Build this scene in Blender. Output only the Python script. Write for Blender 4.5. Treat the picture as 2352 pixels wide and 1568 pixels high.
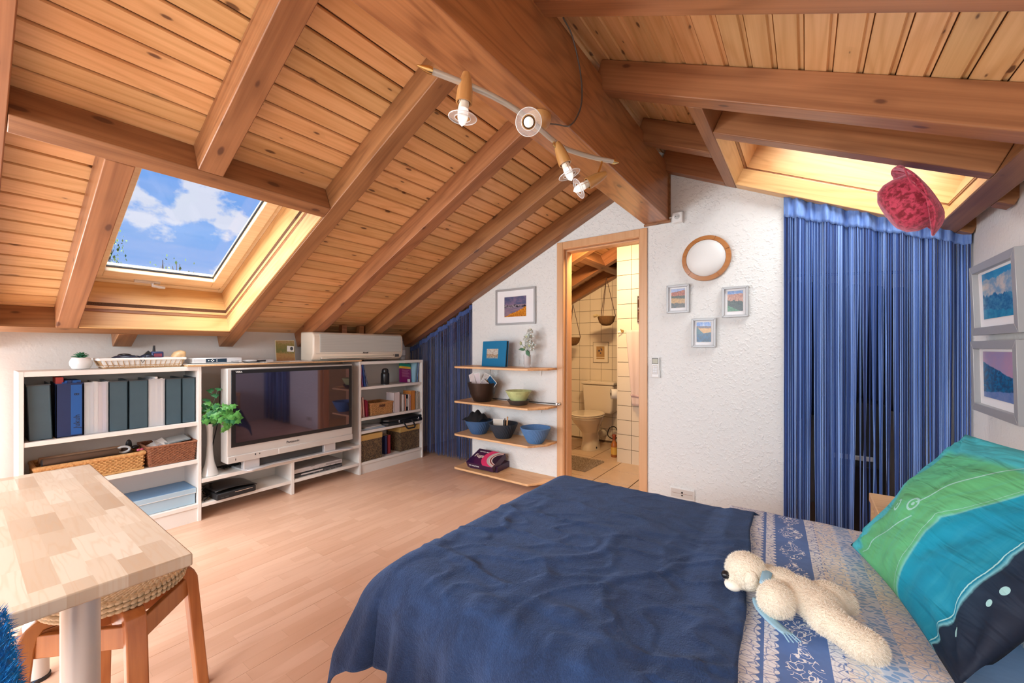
import bpy, bmesh, math, random
from mathutils import Vector, Matrix, Euler
from math import sin, cos, pi, radians as R
random.seed(7)
sc = bpy.context.scene
for o in list(bpy.data.objects): bpy.data.objects.remove(o)
COL = sc.collection

# ------------------------------------------------------------ camera
cam_d = bpy.data.cameras.new('camera'); cam_d.sensor_width = 36; cam_d.lens = 928/2352*36
cam_d.shift_y = 14/2352; cam_d.clip_start = 0.02
cam = bpy.data.objects.new('camera', cam_d); COL.objects.link(cam)
cam.location = (0, 0, 1.21); cam.rotation_euler = (pi/2, 0, math.atan2(674, 928)); sc.camera = cam
sc.view_settings.view_transform = 'Standard'; sc.view_settings.look = 'None'
sc.view_settings.gamma = 1; sc.view_settings.use_curve_mapping = False
sc.view_settings.exposure = 0.0

# ------------------------------------------------------------ node helpers
def N(nt, t, ins=None, **props):
    n = nt.nodes.new(t)
    for k, v in props.items(): setattr(n, k, v)
    for k, v in (ins or {}).items():
        s = n.inputs[k]
        if isinstance(v, bpy.types.NodeSocket): nt.links.new(v, s)
        elif isinstance(v, (tuple, list)) and len(v) == 3 and s.type == 'RGBA': s.default_value = (*v, 1)
        else: s.default_value = v
    return n
def MA(nt, op, a, b=0.0, c=0.0, clamp=False):
    n = N(nt, 'ShaderNodeMath', {0: a, 1: b, 2: c}, operation=op); n.use_clamp = clamp; return n.outputs[0]
def RAMP(nt, fac, stops, interp='LINEAR'):
    n = N(nt, 'ShaderNodeValToRGB', {0: fac}); cr = n.color_ramp; cr.interpolation = interp
    while len(cr.elements) < len(stops): cr.elements.new(0.5)
    for e, (p, c) in zip(cr.elements, stops):
        e.position = p; e.color = (*c, 1) if len(c) == 3 else c
    return n.outputs[0]
def MIX(nt, f, a, b, mode='MIX'):
    n = nt.nodes.new('ShaderNodeMix'); n.data_type = 'RGBA'; n.blend_type = mode
    for i, v in ((0, f), (6, a), (7, b)):
        s = n.inputs[i]
        if isinstance(v, bpy.types.NodeSocket): nt.links.new(v, s)
        else: s.default_value = (*v, 1) if isinstance(v, (tuple, list)) else v
    return n.outputs[2]
def BUMP(nt, h, strength=.3, dist=.01):
    return N(nt, 'ShaderNodeBump', {'Height': h, 'Strength': strength, 'Distance': dist}).outputs[0]
def newmat(name, color=(.8, .8, .8), rough=.5, metal=0, **kw):
    m = bpy.data.materials.new(name); m.use_nodes = True; nt = m.node_tree
    b = nt.nodes['Principled BSDF']
    if not isinstance(color, bpy.types.NodeSocket): b.inputs['Base Color'].default_value = (*color, 1)
    b.inputs['Roughness'].default_value = rough; b.inputs['Metallic'].default_value = metal
    for k, v in kw.items(): b.inputs[k.replace('_', ' ')].default_value = v
    return m, nt, b
def OBJC(nt): return N(nt, 'ShaderNodeTexCoord').outputs['Object']
def GENC(nt): return N(nt, 'ShaderNodeTexCoord').outputs['Generated']
def SEP(nt, v):
    s = N(nt, 'ShaderNodeSeparateXYZ', {0: v}); return s.outputs[0], s.outputs[1], s.outputs[2]
def CMB(nt, x, y, z): return N(nt, 'ShaderNodeCombineXYZ', {0: x, 1: y, 2: z}).outputs[0]
def MAPV(nt, v, scale=(1, 1, 1), loc=(0, 0, 0)):
    return N(nt, 'ShaderNodeMapping', {'Vector': v, 'Scale': scale, 'Location': loc}).outputs[0]
def NOISE(nt, v, scale=5, detail=3, rough=.5, dist=0):
    return N(nt, 'ShaderNodeTexNoise', {'Vector': v, 'Scale': scale, 'Detail': detail, 'Roughness': rough, 'Distortion': dist}).outputs[0]
def RND(nt): return N(nt, 'ShaderNodeObjectInfo').outputs['Random']

# ------------------------------------------------------------ sky
w = bpy.data.worlds.new('sky'); sc.world = w; w.use_nodes = True; nt = w.node_tree
bg = nt.nodes['Background']
g = N(nt, 'ShaderNodeTexCoord').outputs['Generated']
x_, y_, z_ = SEP(nt, g)
sky = RAMP(nt, z_, [(0, (.10, .12, .06)), (.02, (.45, .58, .97)), (.22, (.25, .47, .95)), (.5, (.12, .32, .88)), (1, (.05, .18, .66))])
cl = NOISE(nt, MAPV(nt, g, (1, 1, 1.5), (5.1, 1.4, .2)), 9.5, 7, .55)
cl2 = NOISE(nt, MAPV(nt, g, (1, 1, 2.5), (1.1, .9, 4)), 2.2, 5, .6)
cf = RAMP(nt, cl, [(.50, (0, 0, 0)), (.565, (1, 1, 1))])
wf = RAMP(nt, cl2, [(.48, (0, 0, 0)), (.75, (.5, .5, .5))])
up = MA(nt, 'GREATER_THAN', z_, .01)
s1 = MIX(nt, MA(nt, 'MULTIPLY', wf, up), sky, (.72, .76, .98))
s2 = MIX(nt, MA(nt, 'MULTIPLY', MA(nt, 'MULTIPLY', cf, up), .85), s1, (.86, .86, .97))
nt.links.new(s2, bg.inputs[0]); bg.inputs[1].default_value = 1.0

def area(name, loc, target, sx, sy, power, color=(1, 1, 1)):
    l = bpy.data.lights.new(name, 'AREA'); l.shape = 'RECTANGLE'; l.size = sx; l.size_y = sy; l.energy = power; l.color = color
    o = bpy.data.objects.new(name, l); COL.objects.link(o); o.location = loc
    o.rotation_euler = (Vector(target)-Vector(loc)).to_track_quat('-Z', 'Y').to_euler(); return o
sun_d = bpy.data.lights.new('sun', 'SUN'); sun_d.energy = 18.0; sun_d.angle = R(80); sun_d.color = (1, .985, .96)
sun = bpy.data.objects.new('sun', sun_d); COL.objects.link(sun)
sun.rotation_euler = Vector((-.12, .50, -.86)).to_track_quat('-Z', 'Y').to_euler()
# fill light added behind the camera, at an assumed opening in the unseen gable
area('rear_fill_light', (-1.7, -1.62, 1.68), (-1.2, 2, 1.30), 2.3, .95, 88, (.87, .94, 1))
area('left_fill_light', (-3.45, -.75, .80), (.7, .9, .9), 1.3, .8, 72, (.86, .93, 1))  # second added fill, no window built here; brightens the right wall and bed
# the bathroom's mirror lamp
area('bathroom_lamp', (-1.38, 3.36, 2.18), (-2.15, 4.7, .6), .30, .12, 24, (1, .68, .36))

# ------------------------------------------------------------ mesh helpers
class MB:
    def __init__(s): s.v = []; s.f = []
    def add(s, vs, fs, M=None):
        o = len(s.v)
        for p in vs: s.v.append(tuple(M @ Vector(p)) if M else tuple(p))
        for f in fs: s.f.append(tuple(i+o for i in f))
        return s
    def box(s, x0, x1, y0, y1, z0, z1, M=None):
        x0, x1 = min(x0, x1), max(x0, x1); y0, y1 = min(y0, y1), max(y0, y1); z0, z1 = min(z0, z1), max(z0, z1)
        vs = [(x, y, z) for x in (x0, x1) for y in (y0, y1) for z in (z0, z1)]
        return s.add(vs, [(0, 1, 3, 2), (4, 6, 7, 5), (0, 4, 5, 1), (2, 3, 7, 6), (0, 2, 6, 4), (1, 5, 7, 3)], M)
    def prism(s, poly, a0, a1, ax='Y', M=None):
        def P(p, a): return {'Y': (p[0], a, p[1]), 'X': (a, p[0], p[1]), 'Z': (p[0], p[1], a)}[ax]
        n = len(poly); vs = [P(p, a0) for p in poly]+[P(p, a1) for p in poly]
        fs = [tuple(range(n)), tuple(range(2*n-1, n-1, -1))]+[(i, i+n, (i+1) % n+n, (i+1) % n) for i in range(n)]
        return s.add(vs, fs, M)
    def tube(s, pts, r, seg=8, closed=False, caps=True):
        pts = [Vector(p) for p in pts]; n = len(pts); rr = r if isinstance(r, (list, tuple)) else [r]*n
        o = len(s.v); up = None
        for i, p in enumerate(pts):
            if closed: t = pts[(i+1) % n]-pts[i-1]
            else: t = pts[min(i+1, n-1)]-pts[max(i-1, 0)]
            t = t.normalized() if t.length > 1e-9 else Vector((0, 0, 1))
            if up is None:
                up = Vector((0, 0, 1)) if abs(t.z) < .9 else Vector((1, 0, 0))
            a = (up-t*up.dot(t)).normalized(); b = t.cross(a); up = a
            for k in range(seg):
                an = 2*pi*k/seg; s.v.append(tuple(p+a*cos(an)*rr[i]+b*sin(an)*rr[i]))
        for i in range(n if closed else n-1):
            j = (i+1) % n
            for k in range(seg):
                k2 = (k+1) % seg; s.f.append((o+i*seg+k, o+i*seg+k2, o+j*seg+k2, o+j*seg+k))
        if not closed and caps:
            s.f.append(tuple(o+k for k in range(seg-1, -1, -1))); s.f.append(tuple(o+(n-1)*seg+k for k in range(seg)))
        return s
    def lathe(s, prof, seg=24, M=None, caps=True):
        o = len(s.v); n = len(prof)
        for (r, z) in prof:
            for k in range(seg):
                p = (r*cos(2*pi*k/seg), r*sin(2*pi*k/seg), z); s.v.append(tuple(M @ Vector(p)) if M else p)
        for i in range(n-1):
            for k in range(seg):
                k2 = (k+1) % seg; s.f.append((o+i*seg+k, o+i*seg+k2, o+(i+1)*seg+k2, o+(i+1)*seg+k))
        if caps:
            s.f.append(tuple(o+k for k in range(seg-1, -1, -1))); s.f.append(tuple(o+(n-1)*seg+k for k in range(seg)))
        return s
    def ell(s, c, r, seg=16, rings=10, M=None):
        prof = [(max(1e-4, sin(pi*i/rings)), -cos(pi*i/rings)) for i in range(rings+1)]
        T = Matrix.Translation(c) @ (M or Matrix()) @ Matrix.Diagonal((*r, 1))
        return s.lathe(prof, seg, T)
    def grid(s, fn, nu, nv, M=None, wrap=False):
        o = len(s.v)
        for i in range(nu+1):
            for j in range(nv+1):
                p = fn(i/nu, j/nv); s.v.append(tuple(M @ Vector(p)) if M else tuple(p))
        for i in range(nu):
            for j in range(nv):
                a = o+i*(nv+1)+j; s.f.append((a, a+nv+1, a+nv+2, a+1))
        return s
def mesh(name, mb):
    me = bpy.data.meshes.new(name); me.from_pydata(mb.v, [], mb.f); me.validate()
    bm = bmesh.new(); bm.from_mesh(me); bmesh.ops.recalc_face_normals(bm, faces=bm.faces); bm.to_mesh(me); bm.free()
    me.shade_smooth(); me.set_sharp_from_angle(angle=R(38)); return me
def OBJ(name, me, mat, parent=None, M=None, bevel=0, sub=0, solid=0, flat=False):
    if isinstance(me, MB): me = mesh(name, me)
    if mat is not None and not me.materials: me.materials.append(mat)
    if flat: me.shade_flat()
    o = bpy.data.objects.new(name, me); COL.objects.link(o)
    if M is not None: o.matrix_basis = M
    if parent is not None:
        o.parent = parent
        if M is None:       # mesh given in world space: shift it under its thing
            me.transform(parent_world(parent).inverted())
    if solid:
        q = o.modifiers.new('solid', 'SOLIDIFY'); q.thickness = solid; q.offset = 0
    if bevel:
        q = o.modifiers.new('bevel', 'BEVEL'); q.width = bevel; q.segments = 2; q.limit_method = 'ANGLE'; q.harden_normals = False
    if sub:
        q = o.modifiers.new('sub', 'SUBSURF'); q.levels = sub; q.render_levels = sub
    return o
def parent_world(o):
    M = o.matrix_basis.copy(); p = o.parent
    while p: M = p.matrix_basis @ M; p = p.parent
    return M
def tag(o, label=None, cat=None, group=None, kind=None):
    if label: o['label'] = label
    if cat: o['category'] = cat
    if group: o['group'] = group
    if kind: o['kind'] = kind
    return o
def THING(name, label, cat, loc=(0, 0, 0), rz=0, group=None, rot=None):
    o = bpy.data.objects.new(name, None); COL.objects.link(o); o.empty_display_size = .05
    o.matrix_basis = Matrix.Translation(loc) @ (rot if rot is not None else Matrix.Rotation(rz, 4, 'Z'))
    return tag(o, label, cat, group)
def STRUCT(name, mb=None, mat=None, **kw):
    if mb is None:
        o = bpy.data.objects.new(name, None); COL.objects.link(o)
    else: o = OBJ(name, mb, mat, **kw)
    o['kind'] = 'structure'; return o
def copy_tree(o, parent=None):
    c = o.copy(); COL.objects.link(c)
    if parent is not None: c.parent = parent
    for ch in list(o.children): copy_tree(ch, c)
    return c
T_ = Matrix.Translation
def SM(pts, n=5):      # Catmull-Rom smoothing of a polyline
    P = [Vector(p) for p in pts]; P = [2*P[0]-P[1]]+P+[2*P[-1]-P[-2]]; out = []
    for i in range(1, len(P)-2):
        for k in range(n):
            t = k/n; a, b, c, d = P[i-1:i+3]
            out.append(.5*((2*b)+(c-a)*t+(2*a-5*b+4*c-d)*t*t+(-a+3*b-3*c+d)*t**3))
    return out+[P[-2]]
def RX(a): return Matrix.Rotation(a, 4, 'X')
def RY(a): return Matrix.Rotation(a, 4, 'Y')
def RZ(a): return Matrix.Rotation(a, 4, 'Z')
def AX(d, loc=(0, 0, 0)):     # matrix taking local +Z to direction d
    return T_(loc) @ Vector(d).to_track_quat('Z', 'Y').to_matrix().to_4x4()
def text_obj(name, s, size, mat, parent, M, extrude=.0006, bold=False):
    c = bpy.data.curves.new(name, 'FONT'); c.body = s; c.size = size; c.extrude = extrude; c.align_x = 'CENTER'; c.align_y = 'CENTER'
    c.resolution_u = 2
    if bold: c.offset = size*.02
    t = bpy.data.objects.new(name, c); COL.objects.link(t)
    dg = bpy.context.evaluated_depsgraph_get(); me = bpy.data.meshes.new_from_object(t.evaluated_get(dg))
    bpy.data.objects.remove(t); me.materials.clear()
    return OBJ(name, me, mat, parent, M=M)

# ------------------------------------------------------------ materials
def wood(name, c1, c2, ax='X', knots=.5, rough=.45, vary=.12, rings=1.0, scale=1.0, knotc=(.09, .03, .012), coat=0., bump=.15, flat=False):
    m, nt, b = newmat(name, rough=rough)
    r = RND(nt); off = CMB(nt, MA(nt, 'MULTIPLY', r, 37.), MA(nt, 'MULTIPLY', r, 91.), MA(nt, 'MULTIPLY', r, 53.))
    v = N(nt, 'ShaderNodeVectorMath', {0: OBJC(nt), 1: off}, operation='ADD').outputs[0]
    def s3(a, c): return {'X': (a, c, c), 'Y': (c, a, c), 'Z': (c, c, a)}[ax]
    g1 = NOISE(nt, MAPV(nt, v, s3(1.0*scale, 75*scale)), 1, 5, .6)
    g2 = NOISE(nt, MAPV(nt, v, s3(.9*scale, 9*scale)), 1, 1, .4)
    rg = MA(nt, 'SINE', MA(nt, 'MULTIPLY', g2, 60.*rings))
    rg = MA(nt, 'MULTIPLY_ADD', rg, .5, .5); rg = MA(nt, 'POWER', rg, 3.)
    f = MA(nt, 'ADD', MA(nt, 'MULTIPLY', g1, .75), MA(nt, 'MULTIPLY', rg, .22))
    col = RAMP(nt, f, [(.22, c1), (.72, c2)])
    if knots > 0:
        vo = N(nt, 'ShaderNodeTexVoronoi', {'Vector': MAPV(nt, v, (3.6, 10.5, 0) if flat else s3(4.2, 10.5)), 'Scale': 1.0, 'Randomness': 1.0}, voronoi_dimensions='2D' if flat else '3D')
        d = MA(nt, 'ADD', vo.outputs['Distance'], MA(nt, 'MULTIPLY', NOISE(nt, MAPV(nt, v, s3(20, 40)), 1, 2), .06))
        sel = MA(nt, 'GREATER_THAN', SEP(nt, vo.outputs['Color'])[0], 1-knots)
        d = MA(nt, 'ADD', d, MA(nt, 'MULTIPLY', SEP(nt, vo.outputs['Color'])[1], .07))
        halo = MA(nt, 'MULTIPLY', RAMP(nt, d, [(.06, (1, 1, 1)), (.32 if flat else .42, (0, 0, 0))]), sel)
        core = MA(nt, 'MULTIPLY', RAMP(nt, d, [(.095 if flat else .14, (1, 1, 1)), (.13 if flat else .19, (0, 0, 0))]), sel)
        col = MIX(nt, MA(nt, 'MULTIPLY', halo, .45), col, tuple(x*.8 for x in c2))
        col = MIX(nt, MA(nt, 'MULTIPLY', core, .85), col, knotc)
    val = MA(nt, 'MULTIPLY_ADD', r, 2*vary, 1-vary)
    hs = N(nt, 'ShaderNodeHueSaturation', {'Value': val, 'Color': col, 'Hue': MA(nt, 'MULTIPLY_ADD', r, -.008, .501)})
    nt.links.new(hs.outputs[0], b.inputs['Base Color'])
    nt.links.new(BUMP(nt, f, bump, .002), b.inputs['Normal'])
    if coat: b.inputs['Coat Weight'].default_value = coat; b.inputs['Coat Roughness'].default_value = .25
    return m
def plain(name, c, rough=.5, metal=0, nscale=0, namt=.1, bump=0, bscale=80, bdist=.002, **kw):
    m, nt, b = newmat(name, c, rough, metal, **kw)
    if nscale:
        n = NOISE(nt, OBJC(nt), nscale, 4, .6)
        nt.links.new(MIX(nt, n, tuple(x*(1-namt) for x in c), tuple(min(1, x*(1+namt)) for x in c)), b.inputs['Base Color'])
    if bump: nt.links.new(BUMP(nt, NOISE(nt, OBJC(nt), bscale, 3, .6), bump, bdist), b.inputs['Normal'])
    return m
BOARD = wood('pine_boards', (.83, .51, .235), (.65, .35, .13), 'X', knots=.5, rough=.42, vary=.09, coat=.15, flat=True, rings=.8)
RAFT = wood('stained_rafter', (.39, .172, .064), (.215, .084, .028), 'Y', knots=.8, rough=.45, vary=.08, scale=1, coat=.1, rings=.5)
RAFTX = wood('stained_header', (.37, .165, .062), (.20, .080, .027), 'X', knots=.8, rough=.45, vary=.08, scale=1, coat=.1, rings=.5)
BEAM = wood('ridge_beam_wood', (.50, .215, .075), (.26, .095, .030), 'Y', knots=.7, rough=.36, vary=.04, scale=1, coat=.3)
LINING = wood('skylight_lining', (.80, .49, .20), (.64, .34, .12), 'X', knots=.2, rough=.35, vary=.05, coat=.25)
LININGY = wood('skylight_lining_long', (.80, .49, .20), (.64, .34, .12), 'Y', knots=.2, rough=.35, vary=.05, coat=.25)
SASH = wood('sash_pine', (.86, .70, .46), (.78, .58, .34), 'X', knots=0, rough=.35, vary=.03, coat=.3)
BEECH = wood('door_beech', (.72, .42, .21), (.64, .35, .16), 'Z', knots=0, rough=.38, vary=.03, rings=.3, bump=.04)
SHELFPINE = wood('shelf_pine', (.80, .51, .26), (.66, .36, .15), 'X', knots=.45, rough=.45, vary=.05, knotc=(.30, .13, .05))
STOOLW = wood('stool_birch_stained', (.50, .20, .055), (.36, .125, .03), 'Z', knots=0, rough=.32, vary=.08, coat=.4)
def plaster(name, c, amt=.5, sc_=75):
    m, nt, b = newmat(name, c, .9)
    v = OBJC(nt)
    h = MA(nt, 'ADD', NOISE(nt, v, sc_, 4, .65), MA(nt, 'MULTIPLY', RAMP(nt, NOISE(nt, v, sc_*.6, 2, .5), [(.52, (0, 0, 0)), (.68, (1, 1, 1))]), .8))
    nt.links.new(BUMP(nt, h, amt, .006), b.inputs['Normal']); return m
PLASTER = plaster('rough_plaster', (.80, .80, .775), .55)
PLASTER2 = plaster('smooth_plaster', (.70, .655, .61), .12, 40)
PLASTERR = plaster('right_plaster', (.84, .825, .79), .25, 60)
WHITE = plain('white_laminate', (.80, .775, .73), .4, nscale=6, namt=.03)
WHITEP = plain('white_plastic', (.82, .82, .80), .3)
IVORY = plain('ivory_plastic', (.80, .73, .61), .35)
BLACK = plain('black_plastic', (.012, .012, .014), .28)
BLACKM = plain('black_matt', (.015, .015, .017), .7)
GREYD = plain('dark_grey_plastic', (.05, .055, .06), .4)
SILVER = plain('silver_plastic', (.62, .62, .63), .35, .3)
CHROME = plain('chrome', (.75, .75, .75), .18, 1)
BRASS = plain('brass', (.80, .58, .24), .22, 1)
GREYFR = plain('grey_frame_metal', (.42, .42, .42), .4, .2)
MATW = plain('white_mount', (.86, .85, .86), .8)
PAPER = plain('paper', (.80, .78, .74), .8)
PAPERED = plain('page_edges', (.74, .70, .62), .85, nscale=200, namt=.15)
def glass(name, c=(1, 1, 1), rough=0., ior=1.45, tint=0):
    m, nt, b = newmat(name, c, rough, **{'Transmission_Weight': 1.0, 'IOR': ior}); return m
GLASS = glass('clear_glass')
def pane_mat(name, tint=(.97, .98, .98)):
    m = bpy.data.materials.new(name); m.use_nodes = True; nt = m.node_tree; nt.nodes.clear()
    t = N(nt, 'ShaderNodeBsdfTransparent', {0: tint}); gl = N(nt, 'ShaderNodeBsdfGlossy', {0: (1, 1, 1), 'Roughness': .02})
    lw = N(nt, 'ShaderNodeLayerWeight', {'Blend': .25}); fr = MA(nt, 'MULTIPLY_ADD', MA(nt, 'POWER', lw.outputs['Facing'], 4.), .3, .02)
    mx = N(nt, 'ShaderNodeMixShader', {0: fr, 1: t.outputs[0], 2: gl.outputs[0]})
    o = N(nt, 'ShaderNodeOutputMaterial', {0: mx.outputs[0]}); return m
PANE = pane_mat('window_pane')
# ------------------------------------------------------------ room shell
TH = math.atan(.47); CT, ST = cos(TH), sin(TH)
RIDGE = Vector((-.91, 0, 2.692))
def frame_mat(x, y, z, o):
    return Matrix(((x[0], y[0], z[0], o[0]), (x[1], y[1], z[1], o[1]), (x[2], y[2], z[2], o[2]), (0, 0, 0, 1)))
ML = frame_mat((0, 1, 0), (-CT, 0, -ST), (-ST, 0, CT), RIDGE)      # left slope: x = Y, y = down the slope, z = outwards
MR = frame_mat((0, -1, 0), (CT, 0, -ST), (ST, 0, CT), RIDGE)       # right slope: x = -Y
def zc(x): return 2.692+.47*(x+.91) if x < -.91 else 2.692-.47*(x+.91)
DARKGAP = plain('board_joint', (.12, .045, .015), .8)

cb = MB()
for y0, y1, u0, u1 in ((-1.75, .44, -.02, 3.35), (.44, 1.20, -.02, 1.485), (.44, 1.20, 2.905, 3.35), (1.20, 5, -.02, 3.35)): cb.box(y0, y1, u0, u1, .0145, .04, ML)
for y0, y1, u0, u1 in ((-1.75, 2.32, -.02, 1.95), (2.32, 3.09, -.02, .66), (2.32, 3.09, 1.69, 1.95), (3.09, 5, -.02, 1.95)): cb.box(-y1, -y0, u0, u1, .0145, .04, MR)
ceiling = STRUCT('ceiling', cb, DARKGAP)
ceiling['label'] = 'sloping pine board ceiling with stained rafters'
def board_mesh(L, face, gap):
    c = .0035; tg = gap*.55
    prof = [(0, .006), (c, 0), (face-c, 0), (face, .006), (face, .008), (face+gap-tg if gap > .012 else face, .008), (face+gap-tg if gap > .012 else face, .0135), (0, .0135)]
    if gap > .012: prof = [(0, .006), (c, 0), (face-c, 0), (face, .006), (face, .007), (face+gap-.004, .007), (face+gap-.004, .0135), (0, .0135)]
    return mesh('ceiling_board', MB().prism(prof, 0, L, 'X'))
bm_cache = {}
def board(M, L, face, gap):
    k = (round(L, 3), face)
    if k not in bm_cache: bm_cache[k] = board_mesh(L, face, gap)
    OBJ('ceiling_board', bm_cache[k], BOARD, ceiling, M=M)
for k in range(-1, 34):
    u = .0145+.0932*k
    if u < -.06: continue
    mid = u+.046
    segs = [(-1.7, .42), (1.22, 3.17), (3.17, 4.95)] if 1.47 < mid < 2.93 else [(-1.7, 3.17), (3.17, 4.95)]
    for a, b_ in segs: board(ML @ T_((a, u, 0)), b_-a, .0860, .0072)
for k in range(-1, 20):
    u = .154+.0940*(k-1)
    if u < -.05 or u > 1.80: continue
    mid = u+.046
    segs = [(-1.7, 2.28)] if .62 < mid < 1.73 else [(-1.7, 3.17)]
    for a, b_ in segs: board(MR @ T_((-b_, u, 0)), b_-a, .077, .017)
# rafters
D_ = .136
def rafter(M, yc, w_, u0, u1, sgn=1, mat=None, name='rafter', depth=D_, top=0):
    mb = MB().box(0, w_, 0, u1-u0, 0, depth)
    x0 = yc if sgn > 0 else -(yc+w_)
    return OBJ(name, mb, mat or RAFT, ceiling, M=M @ T_((x0, u0, -depth+top-.001)), bevel=.004)
for y in (-1.2, -.6, .005): rafter(ML, y, .095, .0995, 3.18)
rafter(ML, .612, .095, .0995, 1.395); rafter(ML, .612, .095, 2.993, 3.18)
rafter(ML, .338, .09, 1.48, 2.926)
for y in (1.215, 1.82, 2.42): rafter(ML, y, .095, .0995, 3.18)
rafter(ML, 3.025, .093, .0995, 3.18)
for y in (3.66, 4.25, 4.745): rafter(ML, y, .09, .4, 3.18)
for y in (-1.2, -.6, .0, .64, 1.265, 1.895): rafter(MR, y, .09, .0995, 1.83, -1)
rafter(MR, 2.525, .085, .0995, .578, -1); rafter(MR, 2.525, .085, 1.777, 1.83, -1)
rafter(MR, 3.035, .083, .0995, .578, -1); rafter(MR, 3.035, .083, 1.777, 1.83, -1)
rafter(MR, 2.24, .07, .651, 1.693, -1)
def header(M, x0, x1, u0, u1, name='header', mat=None):
    return OBJ(name, MB().box(0, x1-x0, 0, u1-u0, 0, D_), mat or RAFTX, ceiling, M=M @ T_((x0, u0, -D_-.001)), bevel=.003)
header(ML, .101, 1.214, 1.396, 1.479); header(ML, .101, 1.214, 2.927, 2.992)
header(ML, 3.75, 4.744, 1.05, 1.13)
header(MR, -3.118, -1.986, .579, .65); header(MR, -3.118, -1.986, 1.694, 1.776)
RIDGEB = OBJ('ridge_beam', MB().box(0, .18, 0, 4.8, 0, .408), BEAM, ceiling, M=T_((-1.0, -1.69, 2.152)), bevel=.004)
# small trim where the ridge beam dies into the wall
OBJ('beam_trim', MB().box(-1.004, -.808, 3.106, 3.119, 2.138, 2.152).box(-.82, -.808, 3.106, 3.119, 2.152, 2.56), RAFTX, ceiling)
# short studs standing on the knee wall
for y in (2.16, 2.345):
    OBJ('stud', MB().box(-3.62, -3.565, y, y+.05, 1.08, 1.425), RAFT, ceiling, bevel=.002)

# walls
STRUCT('wall_left', MB().box(-3.92, -3.78, -1.75, 5, 0, 1.345), PLASTER2)
rw = STRUCT('wall_right', MB().box(.70, .84, -1.75, 4.2, -.01, 1.95), PLASTERR)
wb = MB()
wb.prism([(-2.77, 0), (-1.72, 0), (-1.72, zc(-1.72)), (-2.77, zc(-2.77))], 3.12, 3.22)
wb.prism([(-1.72, 2.095), (-1.02, 2.095), (-1.02, zc(-1.02)), (-1.72, zc(-1.72))], 3.12, 3.22)
wb.prism([(-1.02, 0), (-.11, 0), (-.11, zc(-.11)), (-.91, 2.692), (-1.02, zc(-1.02))], 3.12, 3.22)
STRUCT('wall_back', wb, PLASTER)
wr = MB()
wr.prism([(-3.85, 0), (-2.75, 0), (-2.75, zc(-2.75)), (-3.85, zc(-3.85))], -1.85, -1.72)
wr.prism([(-2.75, 0), (.35, 0), (.35, .35), (-2.75, .35)], -1.85, -1.72)
wr.prism([(-2.75, 2.38-.6), (-.91, 2.35), (.35, 2.06), (.35, zc(.35)), (-.91, 2.69), (-2.75, zc(-2.75))], -1.85, -1.72)
wr.prism([(.35, 0), (.84, 0), (.84, 1.9), (.35, zc(.35))], -1.85, -1.72)
STRUCT('wall_rear', wr, PLASTER)
# closet behind the right curtain and niche behind the left one
wk = MB().box(-.13, .72, 3.95, 4.05, 0, 2.5)
STRUCT('wall_closet', wk, PLASTER2)
STRUCT('wall_closet_side', MB().box(-.21, -.11, 3.22, 4.05, 0, zc(-.2)), PLASTER2)
STRUCT('wall_niche', MB().box(-3.78, -2.77, 3.95, 4.05, 0, 1.9).box(-2.87, -2.77, 3.22, 4.95, 0, 1.85), PLASTER2)

# floor
fm, fnt, fb = newmat('beech_laminate', rough=.33)
oc = OBJC(fnt); r = RND(fnt); fx, fy, fz = SEP(fnt, oc)
st = MA(fnt, 'FLOOR', MA(fnt, 'DIVIDE', fx, .0639)); yy = MA(fnt, 'ADD', fy, MA(fnt, 'ADD', MA(fnt, 'MULTIPLY', st, .173), MA(fnt, 'MULTIPLY', r, 7)))
ce = MA(fnt, 'FLOOR', MA(fnt, 'DIVIDE', yy, .43))
wn = N(fnt, 'ShaderNodeTexWhiteNoise', {'Vector': CMB(fnt, st, ce, MA(fnt, 'MULTIPLY', r, 9))}).outputs['Value']
gv = CMB(fnt, MA(fnt, 'ADD', fx, MA(fnt, 'MULTIPLY', wn, 30)), MA(fnt, 'MULTIPLY', fy, .06), 0)
gr = NOISE(fnt, gv, 55, 5, .6)
rg = MA(fnt, 'POWER', MA(fnt, 'MULTIPLY_ADD', MA(fnt, 'SINE', MA(fnt, 'MULTIPLY', NOISE(fnt, MAPV(fnt, gv, (1, 3.2, 1)), 7, 1, .4), 40)), .5, .5), 4)
c0 = RAMP(fnt, wn, [(0, (.655, .40, .275)), (.5, (.705, .445, .315)), (1, (.755, .50, .365))])
c1 = MIX(fnt, MA(fnt, 'MULTIPLY', rg, .22), c0, (.56, .31, .18)); c1 = MIX(fnt, MA(fnt, 'MULTIPLY', gr, .30), c1, (.64, .38, .23))
je = MA(fnt, 'FRACT', MA(fnt, 'DIVIDE', yy, .43)); jx = MA(fnt, 'FRACT', MA(fnt, 'DIVIDE', fx, .0639))
jn = MA(fnt, 'MAXIMUM', MA(fnt, 'LESS_THAN', je, .004), MA(fnt, 'LESS_THAN', jx, .018))
fnt.links.new(MIX(fnt, MA(fnt, 'MULTIPLY', jn, .22), c1, (.30, .15, .07)), fb.inputs['Base Color'])
floor = STRUCT('floor', MB().box(-3.9, .84, -1.85, 4.0, -.12, -.0085), DARKGAP)
pmesh = mesh('floor_plank', MB().box(0, .1912, 0, 1.2842, -.008, 0))
for i in range(24):
    y = -1.85+[-.9, -.35, -.75, -.1, -.55][i % 5]
    x = -3.80+.192*i
    while y < 3.95:
        if y+1.28 > -1.7: OBJ('floor_plank', pmesh, fm, floor, M=T_((x, y, 0)), bevel=.0006)
        y += 1.285

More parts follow.
